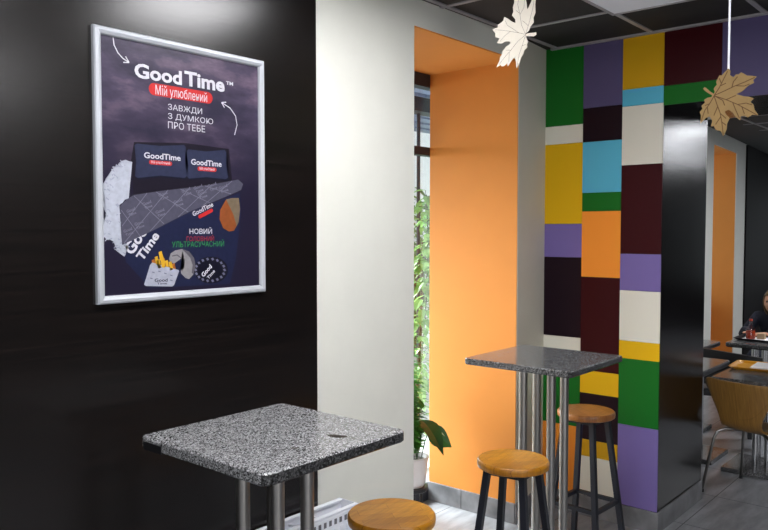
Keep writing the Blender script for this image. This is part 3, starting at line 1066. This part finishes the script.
bm = B(); tube(bm, [(rx1 - 0.1, ry1 - 0.05, rz0 + 0.01), (rx1 - 0.1, ry1 - 0.05, 0)], 0.011, 10); link('pipe', bm, 'rad', rad)
for x in (rx0 + 0.2, rx1 - 0.2):
    bm = B(); box(bm, (x, ry1, rz0 + 0.1), (x + 0.03, YW - 0.014, rz0 + 0.3)); link('wall_bracket', bm, 'rad', rad)

# ------------------------------------------------------------------ niche plants
prnd = random.Random(11)
pl = thing('potted_plant', 'ferny plant with one big dark leaf in a white pot in the orange niche', 'plant', (3.535, 2.785, 0.2))
bm = B(); lathe(bm, [(0, 0), (0.068, 0), (0.080, 0.02), (0.096, 0.16), (0.100, 0.168), (0.100, 0.18), (0.090, 0.18), (0.086, 0.15), (0, 0.15)], 36); link('pot', bm, 'pot', pl, True, angle=40)
bm = B(); lathe(bm, [(0, 0.152), (0.086, 0.152), (0.0, 0.16)], 24); link('soil', bm, 'soil', pl)
bm = B()
for k in range(110):
    a = prnd.uniform(0, 2 * PI)
    L = prnd.uniform(0.40, 1.0)
    el = prnd.uniform(1.0, 1.53)
    p = Vector((0.03 * math.cos(a), 0.03 * math.sin(a), 0.16))
    d = Vector((math.cos(a) * math.cos(el), math.sin(a) * math.cos(el), math.sin(el)))
    n = 15
    path = []
    for i in range(n + 1):
        path.append(p.copy())
        p = p + d * (L / n)
        d = (d + Vector((0, 0, -0.075 * (1.2 + i / 6) * prnd.uniform(0.6, 1.1)))).normalized()
    path = [Vector((max(-0.3, min(q.x, 0.085)), max(-0.10, min(q.y, 0.13)), q.z)) for q in path]
    path = [Vector((min(q.x, 0.03 + 0.9 * (q.y + 0.03)), q.y, q.z)) for q in path]
    for i in range(2, n):
        q = path[i]
        dd = (path[i + 1] - path[i])
        if dd.length < 1e-5:
            continue
        dd.normalize()
        s = dd.cross(Vector((0, 0, 1)))
        if s.length < 1e-3:
            continue
        s.normalize()
        w = 0.075 * math.sin(PI * (i / n) ** 0.8) + 0.012
        for sg in (-1, 1):
            if q.y + (s * sg).y * w < 0.14 and q.x + (s * sg).x * w < 0.06 + 1.2 * q.y:
                leaf(bm, q, s * sg + dd * 0.5 + Vector((0, 0, -0.15)), (0, 0, 1), w, 0.024, 0, 0.2, 3)
link('fronds', bm, 'leaf_mid', pl)
bm = B()
for a, L, h in ((-1.9, 0.22, 0.30), (2.6, 0.20, 0.36)):
    b0 = Vector((0.02, -0.02, 0.16)); e = b0 + Vector((math.cos(a) * 0.06, math.sin(a) * 0.06, h - 0.06))
    tube(bm, [b0, (b0 + e) / 2 + Vector((0.01, 0, 0.01)), e], 0.004, 6, 1)
    leaf(bm, e, (math.cos(a), math.sin(a), -0.25), (0, 0, 1), L, 0.12, 0, 0.45, 7)
# the big leaf against the orange reveal, leaning out of the pot
b0 = Vector((0.05, -0.03, 0.16)); e = Vector((0.135, -0.02, 0.30))
tube(bm, [b0, (b0 + e) / 2 + Vector((0, 0, 0.02)), e], 0.004, 6, 1)
leaf(bm, e, (0.50, -0.55, -0.34), (-0.75, -0.55, 0.35), 0.155, 0.125, 0, 0.22, 8)
link('broad_leaves', bm, ['leaf_dark', 'stem'], pl)
bm = B(); leaf(bm, Vector((0.135, -0.03, 0.335)), (0.5, -0.55, -0.35), (0.5, 0.3, 0.8), 0.10, 0.035, 0, 0.2, 6); link('spathe', bm, 'spathe', pl)['label'] = 'cream flower bract'
st = thing('plant_stand', 'low dark stand under the white plant pot in the niche', 'plant stand', (3.535, 2.785, 0))
bm = B(); lathe(bm, [(0, 0.175), (0.090, 0.175), (0.095, 0.18), (0.095, 0.2), (0.088, 0.2), (0, 0.2)], 32); link('tray', bm, 'black_vinyl', st)
for k in range(3):
    a = 2 * PI * k / 3 + 0.5
    bm = B(); tube(bm, [(0.065 * math.cos(a), 0.065 * math.sin(a), 0.176), (0.08 * math.cos(a), 0.08 * math.sin(a), 0.0)], 0.01, 8); link('leg', bm, 'black_vinyl', st)

cl = thing('climbing_plant', 'tall climbing plant on a dark stake just outside the niche window', 'plant', (4.335, 3.42, -0.12))
bm = B(); lathe(bm, [(0, 0), (0.075, 0), (0.095, 0.17), (0.1, 0.17), (0.1, 0.19), (0.09, 0.19), (0.088, 0.16), (0, 0.16)], 30); link('pot', bm, 'pot', cl, True, angle=40)
bm = B(); tube(bm, [(0, 0, 0.15), (0.1, 0.02, 0.8), (0.16, 0.03, 1.3), (0.18, 0.04, 1.75)], 0.013, 8); link('stake', bm, 'stake', cl)
bm = B()
for k in range(270):
    z = prnd.uniform(0.35, 2.1)
    a = prnd.uniform(0, 2 * PI)
    cx = 0.0 + 0.18 * min(1, z / 1.75)
    b0 = Vector((cx + prnd.uniform(-0.03, 0.03), 0.0 + prnd.uniform(-0.03, 0.02), z))
    d = Vector((math.cos(a), math.sin(a) * 0.8 - 0.1, prnd.uniform(-0.2, 0.5)))
    m = b0 + d.normalized() * prnd.uniform(0.02, 0.12)
    if m.y > 0.04:
        m.y = 0.04 - (m.y - 0.04)
    L = prnd.uniform(0.06, 0.12)
    d.z -= 0.4
    if m.y + d.normalized().y * L > 0.1:
        d.y = -abs(d.y)
    if m.x + d.normalized().x * L > 0.40:
        d.x = -abs(d.x)
    tip = m + d.normalized() * L
    if max(m.x - 1.25 * m.y, tip.x - 1.25 * tip.y) > 0.6 or min(tip.y, m.y) < -0.3:
        continue
    tube(bm, [b0, m], 0.002, 4, 1, False)
    leaf(bm, m, d, (0, 0, 1), L, L * 0.55, 0, 0.35, 5)
tube(bm, [(0.02, 0.01, 0.15), (0.1, 0, 0.8), (0.17, 0.0, 1.3), (0.19, 0.0, 1.8), (0.17, 0.0, 2.1)], 0.005, 6, 1)
link('leaves', bm, ['leaf_pale', 'stem'], cl)

# ------------------------------------------------------------------ hanging leaves
L1 = [(320, 240), (345, 215), (352, 190), (375, 160), (370, 130), (382, 95), (377, 40), (380, -20), (372, -60), (360, -20), (345, 30), (325, 75), (318, 40), (305, -10), (295, -60), (286, -105), (270, -70), (250, -30), (236, -5), (230, 10), (232, 30), (224, 60), (229, 90), (221, 115), (245, 140), (248, 165), (232, 160), (215, 152), (195, 138), (168, 125), (162, 150), (152, 160), (125, 180), (128, 194), (88, 210), (112, 235), (113, 262), (142, 268), (128, 302), (160, 305), (182, 290), (215, 290), (222, 303), (205, 318), (190, 325), (180, 345), (165, 358), (170, 375), (153, 395), (150, 420), (130, 470), (160, 450), (165, 462), (182, 460), (205, 440), (210, 462), (232, 425), (255, 395), (265, 430), (272, 476), (295, 430), (300, 400), (315, 375), (318, 350), (340, 330), (335, 310), (343, 290), (325, 258), (338, 252), (380, 256), (397, 243), (396, 226), (375, 230), (340, 233)]
V1 = [[(322, 242), (275, 232), (215, 222), (160, 215), (110, 212)], [(215, 222), (180, 250), (145, 290)], [(275, 232), (240, 210), (190, 180), (175, 150)], [(322, 242), (290, 180), (275, 110), (255, 40), (272, -60)], [(275, 110), (300, 60), (300, 10)], [(270, 100), (245, 80)], [(322, 242), (345, 150), (362, 60), (370, -30)], [(322, 244), (270, 290), (225, 350), (175, 410), (145, 455)], [(225, 350), (190, 350)], [(215, 365), (215, 430)], [(322, 246), (305, 310), (285, 380), (275, 450)], [(300, 320), (330, 310)], [(295, 150), (335, 180)]]
L2 = [(165, 218), (172, 205), (165, 185), (172, 172), (185, 160), (180, 140), (188, 125), (200, 100), (215, 102), (228, 88), (242, 75), (255, 62), (268, 80), (263, 105), (285, 122), (300, 105), (315, 108), (330, 95), (345, 105), (365, 120), (395, 124), (422, 132), (400, 152), (407, 170), (372, 185), (352, 205), (330, 222), (300, 232), (315, 238), (345, 250), (375, 255), (405, 270), (385, 290), (405, 312), (408, 340), (432, 380), (395, 374), (370, 390), (350, 375), (326, 380), (325, 405), (297, 380), (282, 350), (256, 330), (230, 340), (240, 362), (262, 385), (246, 418), (242, 460), (222, 503), (206, 465), (176, 457), (165, 430), (145, 432), (155, 395), (140, 365), (115, 372), (80, 405), (85, 352), (77, 330), (95, 310), (88, 290), (110, 270), (106, 250), (125, 240), (152, 236), (155, 226), (135, 212), (115, 196), (100, 178), (108, 168), (120, 176), (140, 198)]
V2 = [[(168, 228), (200, 180), (225, 130), (250, 80)], [(212, 155), (200, 120)], [(205, 170), (240, 155)], [(168, 228), (230, 205), (290, 180), (350, 160), (410, 136)], [(275, 186), (285, 150), (310, 120)], [(300, 178), (350, 185), (380, 175)], [(168, 230), (240, 262), (310, 300), (370, 340), (425, 378)], [(240, 262), (300, 240)], [(280, 284), (300, 340), (320, 390)], [(310, 300), (360, 295), (395, 310)], [(335, 318), (350, 365)], [(168, 232), (185, 290), (205, 350), (215, 420), (222, 490)], [(190, 300), (165, 360)], [(205, 350), (240, 385)], [(208, 370), (175, 420)], [(212, 405), (240, 430)], [(168, 230), (140, 280), (110, 320), (85, 390)], [(140, 280), (110, 290)], [(125, 300), (130, 345)], [(168, 230), (220, 265), (232, 300)]]


def hanging_leaf(name, label, outl, veins, org, sc, dist, mat, burn, tilt, hang, cordmat, cr, clabel):
    """a laser-cut leaf 4 mm thick on its cord; OUTL is its outline, one unit = 1/SC px of a picture at DIST m"""
    cx = sum(p[0] for p in outl) / len(outl)
    cy = sum(p[1] for p in outl) / len(outl)
    c = CAM + ray(org[0] + cx / sc, org[1] + cy / sc) * dist
    k = dist / F / sc
    t = thing(name, label, 'hanging decoration', c)
    n = (-ray(org[0] + cx / sc, org[1] + cy / sc)).normalized()
    n = (Matrix.Rotation(tilt, 3, 'Z') @ n)
    u = Vector((0, 0, 1)).cross(n).normalized()
    v = n.cross(u)
    q = lambda p, d=0.0: u * ((p[0] - cx) * k / math.cos(tilt)) - v * ((p[1] - cy) * k) + n * d
    bm = B()
    prism(bm, [q(p, -0.002) for p in outl], n * 0.004)
    link('leaf_blade', bm, mat, t)
    bm = B()
    for ln in veins:
        for a, b in zip(ln, ln[1:]):
            pa, pb_ = q(a, 0.0021), q(b, 0.0021)
            d = (pb_ - pa).normalized()
            s = n.cross(d) * 0.0007 * cr
            bm.faces.new([bm.verts.new(w) for w in (pa - s, pa + s, pb_ + s, pb_ - s)])
    link('engraved_veins', bm, burn, t)
    h = q(hang)
    bm = B()
    up_ = ZC - c.z
    if cordmat == 'ribbon':
        bar(bm, h, (h.x, h.y, up_), 0.006, 0.0008, u)
    else:
        tube(bm, [h, (h.x, h.y, up_)], 0.0006, 6)
    link('cord', bm, cordmat, t)['label'] = clabel


hanging_leaf('hanging_leaf', 'plywood maple leaf, tinted pale as if brightly lit, hanging near the ceiling before the orange niche', L1, V1, (480, 0), 7.07, 3.25, 'leaf_lit', 'burn_light', 0.2, (300, -40), 'cord', 0.9, 'thin clear thread')
hanging_leaf('hanging_leaf', 'tan wooden maple leaf on a white ribbon before the passage lintel', L2, V2, (690, 60), 6.63, 2.35, 'leaf_wood', 'burn', -0.15, (255, 75), 'ribbon', 1.8, 'shiny white ribbon')

# ------------------------------------------------------------------ room beyond: tables, chair, bench
def dining_table(x0, y0, x1, y1, z, leg, label, base=0.2):
    t = thing('dining_table', label, 'table', (leg[0], leg[1], 0), 0, 'granite tables beyond the passage')
    lx, ly = leg
    bm = B(); slab_top(bm, x0 - lx, y0 - ly, x1 - lx, y1 - ly, z - 0.04, z, 0.04, 0.008); link('table_top', bm, ['granite_dark', 'black_vinyl'], t)
    bm = B(); box(bm, (-0.12, -0.12, z - 0.05), (0.12, 0.12, z - 0.0405)); link('mounting_plate', bm, 'black_metal', t)
    for sx, sy in ((-1, -1), (1, -1), (1, 1), (-1, 1)):
        bm = B(); tube(bm, [(sx * 0.04, sy * 0.04, 0.035), (sx * 0.04, sy * 0.04, z - 0.0505)], 0.02, 14); link('leg', bm, 'chrome', t, True, angle=50)
    bm = B(); box(bm, (-base, -base, 0), (base, base, 0.035), bevel=0.005); link('base_plate', bm, 'granite_dark', t)
    return t


dining_table(5.24, 0.98, 6.02, 1.615, 0.75, (5.88, 1.44), 'granite cafe table with the orange tray, behind the plywood chair', 0.22)
dining_table(5.34, 1.70, 6.0, 2.30, 0.75, (5.95, 1.95), 'granite cafe table just right of the black pillar, beside the far wall', 0.2)
dining_table(6.93, 1.40, 7.53, 2.02, 0.75, (7.2, 1.80), 'farthest granite cafe table, the one the seated person leans on', 0.2)
dining_table(6.42, 2.06, 6.98, 2.44, 0.75, (6.7, 2.25), 'small granite cafe table against the far wall below the orange niche', 0.16)

# black bench back between the tables
bn = thing('bench', 'black bench between the near and farthest cafe tables', 'bench', (6.30, 1.86, 0), 0.42 + PI / 2)
bm = B(); prism(bm, [Vector(p) for p in ((-0.30, -0.04, 0.50), (0.20, -0.04, 0.50), (0.20, -0.04, 0.79), (-0.30, -0.04, 0.72))], (0, 0.04, 0)); link('backrest', bm, 'black_vinyl', bn)
bm = B(); box(bm, (-0.30, -0.34, 0.40), (0.20, 0.0, 0.46), bevel=0.015); link('seat', bm, 'black_vinyl', bn)
for sx in (-0.27, 0.17):
    bm = B(); bar(bm, (sx, -0.02, 0.0), (sx, -0.02, 0.51), 0.03, 0.03, (1, 0, 0)); link('leg', bm, 'black_metal', bn)
    bm = B(); bar(bm, (sx, -0.31, 0.0), (sx, -0.31, 0.41), 0.03, 0.03, (1, 0, 0)); link('leg', bm, 'black_metal', bn)


def plywood_chair(x, y, rz, label):
    """bent plywood shell on four steel legs; faces local +x"""
    t = thing('plywood_chair', label, 'chair', (x, y, 0), rz)
    prof = [(0.22, 0.425, 0.17), (0.20, 0.445, 0.19), (0.12, 0.452, 0.205), (0.0, 0.446, 0.205), (-0.10, 0.442, 0.18), (-0.165, 0.452, 0.135), (-0.20, 0.485, 0.125), (-0.215, 0.54, 0.135), (-0.23, 0.62, 0.165), (-0.25, 0.71, 0.20), (-0.268, 0.78, 0.222), (-0.275, 0.81, 0.215), (-0.278, 0.822, 0.19)]
    prof = [(a, b - 0.01 if b < 0.5 else 0.49 + (b - 0.5) * 0.86, max(c * 1.04, 0.132)) for a, b, c in prof]
    n = 10
    bm = B()
    grid = []
    for i, (px, pz, hw) in enumerate(prof):
        row = []
        for k in range(n + 1):
            s = -1 + 2 * k / n
            back = min(1, max(0, (pz - 0.48) / 0.2))
            row.append(bm.verts.new((px + 0.045 * back * s * s, s * hw, pz + (1 - back) * 0.012 * s * s)))
        grid.append(row)
    for a, b in zip(grid, grid[1:]):
        for k in range(n):
            bm.faces.new((a[k], a[k + 1], b[k + 1], b[k]))
    sh = link('shell', bm, 'ply', t, True)
    sub = sh.modifiers.new('smooth', 'SUBSURF'); sub.levels = sub.render_levels = 1
    so = sh.modifiers.new('thick', 'SOLIDIFY'); so.thickness = 0.011; so.offset = 0
    bm = B(); box(bm, (-0.10, -0.09, 0.424), (0.10, 0.09, 0.437)); link('seat_mount', bm, 'steel', t)
    for sx, sy in ((1, 1), (1, -1), (-1, 1), (-1, -1)):
        bm = B()
        e = Vector((sx * 0.235 - 0.0, sy * 0.235, 0))
        tube(bm, [(sx * 0.06, sy * 0.05, 0.425), (sx * 0.13, sy * 0.14, 0.424), (sx * 0.165, sy * 0.175, 0.405), (sx * 0.18, sy * 0.19, 0.36), e + Vector((0, 0, 0.012))], 0.0095, 10)
        lg = link('leg', bm, 'steel', t, True)
        bm = B(); tube(bm, [e, e + Vector((0, 0, 0.02))], 0.013, 10); link('foot_glide', bm, 'black_vinyl', lg)
    return t


plywood_chair(5.305, 1.335, -0.25, 'bent plywood chair with steel legs at the right edge beyond the pillar')

# tray on the near table
tr = thing('food_tray', 'orange plastic tray with white paper on the near cafe table', 'tray', (5.78, 1.385, 0.75), 0.06)


def tray_mesh(hx, hy):
    bm = B()
    lv = [(0.02, 0), (0.0, 0.018), (-0.008, 0.02), (-0.004, 0.016), (0.014, 0.004)]
    rings = []
    for e, z in lv:
        rings.append([bm.verts.new((x, y, z)) for x, y in rounded_rect(-hx + e, -hy + e, hx - e, hy - e, 0.03)])
    for a, b in zip(rings, rings[1:]):
        for k in range(len(a)):
            bm.faces.new((a[k], a[(k + 1) % len(a)], b[(k + 1) % len(b)], b[k]))
    bm.faces.new(rings[0][::-1]); bm.faces.new(rings[-1])
    return bm


link('tray_body', tray_mesh(0.16, 0.23), 'tray', tr)
bm = B(); box(bm, (-0.13, -0.19, 0.0045), (0.12, 0.10, 0.024), bevel=0.004); link('paper_liner', bm, 'paper', tr)
fb = tag(link('food_box', (lambda b: (box(b, (-0.05, -0.05, 0), (0.05, 0.05, 0.026), bevel=0.006), b)[1])(B()), 'red_box', None, False, (5.84, 1.335, 0.7745)), 'small red food box lying on the orange tray', 'food box')
ft = thing('food_tray', 'black plastic tray on the farthest table in front of the seated person', 'tray', (7.28, 1.80, 0.75), 0.0)
link('tray_body', tray_mesh(0.16, 0.2), 'tray_dark', ft)
bm = B(); box(bm, (-0.12, -0.16, 0.0045), (0.12, 0.16, 0.007)); link('paper_liner', bm, 'paper', ft)
bt_ = thing('drink_bottle', 'small bottle of red drink on the black tray before the seated person', 'bottle', (7.25, 1.895, 0.757))
bm = B(); lathe(bm, [(0, 0), (0.034, 0), (0.038, 0.01), (0.038, 0.06), (0.036, 0.075), (0, 0.075)], 24); link('drink', bm, 'drink', bt_, True, angle=40)
bm = B(); lathe(bm, [(0.0395, 0.0), (0.0395, 0.08), (0.034, 0.10), (0.015, 0.135), (0.0125, 0.16)], 24); link('bottle_glass', bm, 'clear', bt_, True)
bm = B(); lathe(bm, [(0, 0.158), (0.014, 0.158), (0.014, 0.176), (0, 0.176)], 18); link('cap', bm, 'red_box', bt_)
tag(link('snack_box', (lambda b: (box(b, (-0.035, -0.03, 0), (0.035, 0.03, 0.05), bevel=0.004), b)[1])(B()), 'beige', None, False, (7.29, 1.815, 0.757)), 'beige snack box beside the bottle on the black tray', 'box')

# ------------------------------------------------------------------ the seated person
PC = Vector((7.95, 1.885, 0))
per = thing('person', 'person in a dark navy top with light brown hair leaning on the farthest table', 'person', PC)


def skin_mesh(name, verts, edges, radii, mat, parent, levels=2, root=0):
    me = bpy.data.meshes.new(name)
    me.from_pydata([Vector(v) for v in verts], edges, [])
    o = bpy.data.objects.new(name, me)
    COL.objects.link(o)
    sk = o.modifiers.new('skin', 'SKIN')
    sk.use_smooth_shade = True
    ly = me.skin_vertices[0].data if me.skin_vertices else None
    if ly is None:
        bpy.context.view_layer.objects.active = o
        o.select_set(True)
        bpy.ops.object.mode_set(mode='EDIT'); bpy.ops.object.mode_set(mode='OBJECT')
        ly = me.skin_vertices[0].data
    for i, r in enumerate(radii):
        ly[i].radius = r if isinstance(r, tuple) else (r, r)
        ly[i].use_root = (i == root)
    sb = o.modifiers.new('sub', 'SUBSURF'); sb.levels = sb.render_levels = levels
    me.materials.append(M[mat])
    o.parent = parent
    return o


# local frame: faces -x (towards the camera), table edge at x = -0.42, table top z 0.75
V = [(0.22, 0, 0.52), (0.19, 0, 0.64), (0.12, 0, 0.78), (0.07, 0, 0.88), (0.03, 0, 0.945), (0.02, 0, 1.0),
     (0.08, 0.15, 0.875), (0.07, -0.15, 0.875),
     (-0.06, 0.25, 0.70), (-0.06, -0.25, 0.70), (-0.30, 0.17, 0.79), (-0.30, -0.17, 0.79), (-0.46, 0.08, 0.79), (-0.46, -0.06, 0.79),
     (0.20, 0.10, 0.51), (0.20, -0.10, 0.51), (-0.20, 0.12, 0.53), (-0.20, -0.12, 0.53), (-0.20, 0.12, 0.09), (-0.20, -0.12, 0.09), (-0.34, 0.12, 0.04), (-0.34, -0.12, 0.04)]
EG = [(0, 1), (1, 2), (2, 3), (3, 4), (4, 5), (3, 6), (3, 7), (6, 8), (7, 9), (8, 10), (9, 11), (10, 12), (11, 13), (0, 14), (0, 15), (14, 16), (15, 17), (16, 18), (17, 19), (18, 20), (19, 21)]
RD = [(0.14, 0.11), (0.135, 0.10), (0.15, 0.105), (0.12, 0.085), 0.055, 0.05, 0.065, 0.065, 0.045, 0.045, 0.033, 0.033, 0.027, 0.027, 0.09, 0.09, 0.068, 0.068, 0.045, 0.045, 0.04, 0.04]
skin_mesh('body', V, EG, RD, 'navy_cloth', per)
# head: one lathed-and-shaped surface with brow, nose, chin
bm = B()
bmesh.ops.create_uvsphere(bm, u_segments=32, v_segments=24, radius=1)
for v in bm.verts:
    x, y, z = v.co
    w = 0.075 * (1 - 0.22 * max(0, -z) ** 1.5)
    dx = 0.092 * (1 - 0.12 * max(0, -z))
    fx = x * dx
    if x < 0:                                     # the face, towards -x
        fx += -0.020 * math.exp(-((y / 0.16) ** 2 + ((z + 0.12) / 0.16) ** 2))       # nose
        fx += 0.008 * (math.exp(-(((abs(y) - 0.42) / 0.18) ** 2 + ((z - 0.10) / 0.12) ** 2)))   # eye sockets
        fx += -0.008 * math.exp(-((y / 0.3) ** 2 + ((z + 0.85) / 0.2) ** 2))         # chin
        fx += -0.006 * math.exp(-((y / 0.3) ** 2 + ((z + 0.48) / 0.1) ** 2))         # lips
    v.co = (fx, y * w, z * 0.115)
hd = link('head', bm, 'skin', per, True, (-0.005, 0, 1.028))
for s in (-1, 1):
    bm = B(); bmesh.ops.create_uvsphere(bm, u_segments=12, v_segments=8, radius=0.011)
    o = link('eye', bm, 'eye', hd, True, (-0.074, s * 0.031, 0.012))
    bm = B(); bmesh.ops.create_uvsphere(bm, u_segments=12, v_segments=8, radius=1)
    for v in bm.verts:
        v.co = (v.co.x * 0.02, v.co.y * 0.008, v.co.z * 0.032)
    link('ear', bm, 'skin', hd, True, (0.005, s * 0.074, -0.005))
bm = B(); bmesh.ops.create_uvsphere(bm, u_segments=12, v_segments=8, radius=1)
for v in bm.verts:
    v.co = (v.co.x * 0.006, v.co.y * 0.024, v.co.z * 0.007)
link('mouth', bm, 'lip', hd, True, (-0.088, 0, -0.055))
bm = B()
bmesh.ops.create_uvsphere(bm, u_segments=32, v_segments=24, radius=1)
kill = []
for v in bm.verts:
    x, y, z = v.co
    if (x < -0.45 and z < 0.42) or (z < -0.85):
        kill.append(v)
    v.co = (x * 0.104 + 0.006, y * 0.088, z * 0.125 + (0.004 if z > 0 else 0) - (0.03 if z < 0 else 0) * abs(z))
bmesh.ops.delete(bm, geom=kill, context='VERTS')
hr = link('hair', bm, 'hair', per, True, (0.0, 0, 1.033))
so = hr.modifiers.new('thick', 'SOLIDIFY'); so.thickness = 0.012; so.offset = -1
# hands resting on the table: palm and five unequal curled fingers each
for s, wr in ((1, Vector((-0.46, 0.08, 0.785))), (-1, Vector((-0.46, -0.06, 0.785)))):
    vs, es, rr = [], [], []
    fwd = Vector((-1, -0.35 * s, 0)).normalized()
    lat = Vector((fwd.y, -fwd.x, 0)) * s
    vs += [wr, wr + fwd * 0.04, wr + fwd * 0.085]; es += [(0, 1), (1, 2)]; rr += [(0.022, 0.016), (0.034, 0.014), (0.036, 0.012)]
    for k, (o_, L) in enumerate(((-0.030, 0.058), (-0.010, 0.075), (0.010, 0.080), (0.029, 0.070))):
        b = len(vs)
        p = wr + fwd * 0.085 + lat * o_
        vs += [p + fwd * 0.012, p + fwd * (0.012 + L * 0.5) + Vector((0, 0, 0.006)), p + fwd * (0.012 + L) + Vector((0, 0, -0.008))]
        es += [(2, b), (b, b + 1), (b + 1, b + 2)]; rr += [0.009, 0.0085, 0.007]
    b = len(vs)
    p = wr + fwd * 0.03 + lat * 0.03
    vs += [p + lat * 0.01, p + lat * 0.028 + fwd * 0.025, p + lat * 0.03 + fwd * 0.055]; es += [(1, b), (b, b + 1), (b + 1, b + 2)]; rr += [0.011, 0.010, 0.008]
    skin_mesh('hand', vs, es, rr, 'skin', per)
# the chair the person sits on
pc = thing('cafe_chair', 'dark chair under the seated person behind the farthest table', 'chair', (8.17, 1.885, 0), PI)
bm = B(); box(bm, (-0.21, -0.21, 0.375), (0.21, 0.21, 0.405), bevel=0.01); link('seat', bm, 'black_vinyl', pc)
bm = B(); box(bm, (-0.25, -0.2, 0.55), (-0.23, 0.2, 0.86), bevel=0.008); link('backrest', bm, 'black_vinyl', pc)
for sx, sy in ((1, 1), (1, -1), (-1, 1), (-1, -1)):
    bm = B(); bar(bm, (sx * 0.19, sy * 0.19, 0), (sx * 0.19, sy * 0.19, 0.376), 0.025, 0.025, (1, 0, 0))
    if sx < 0:
        bar(bm, (-0.2, sy * 0.19, 0.37), (-0.238, sy * 0.19, 0.6), 0.022, 0.022, (0, 1, 0))
    link('leg', bm, 'black_metal', pc)
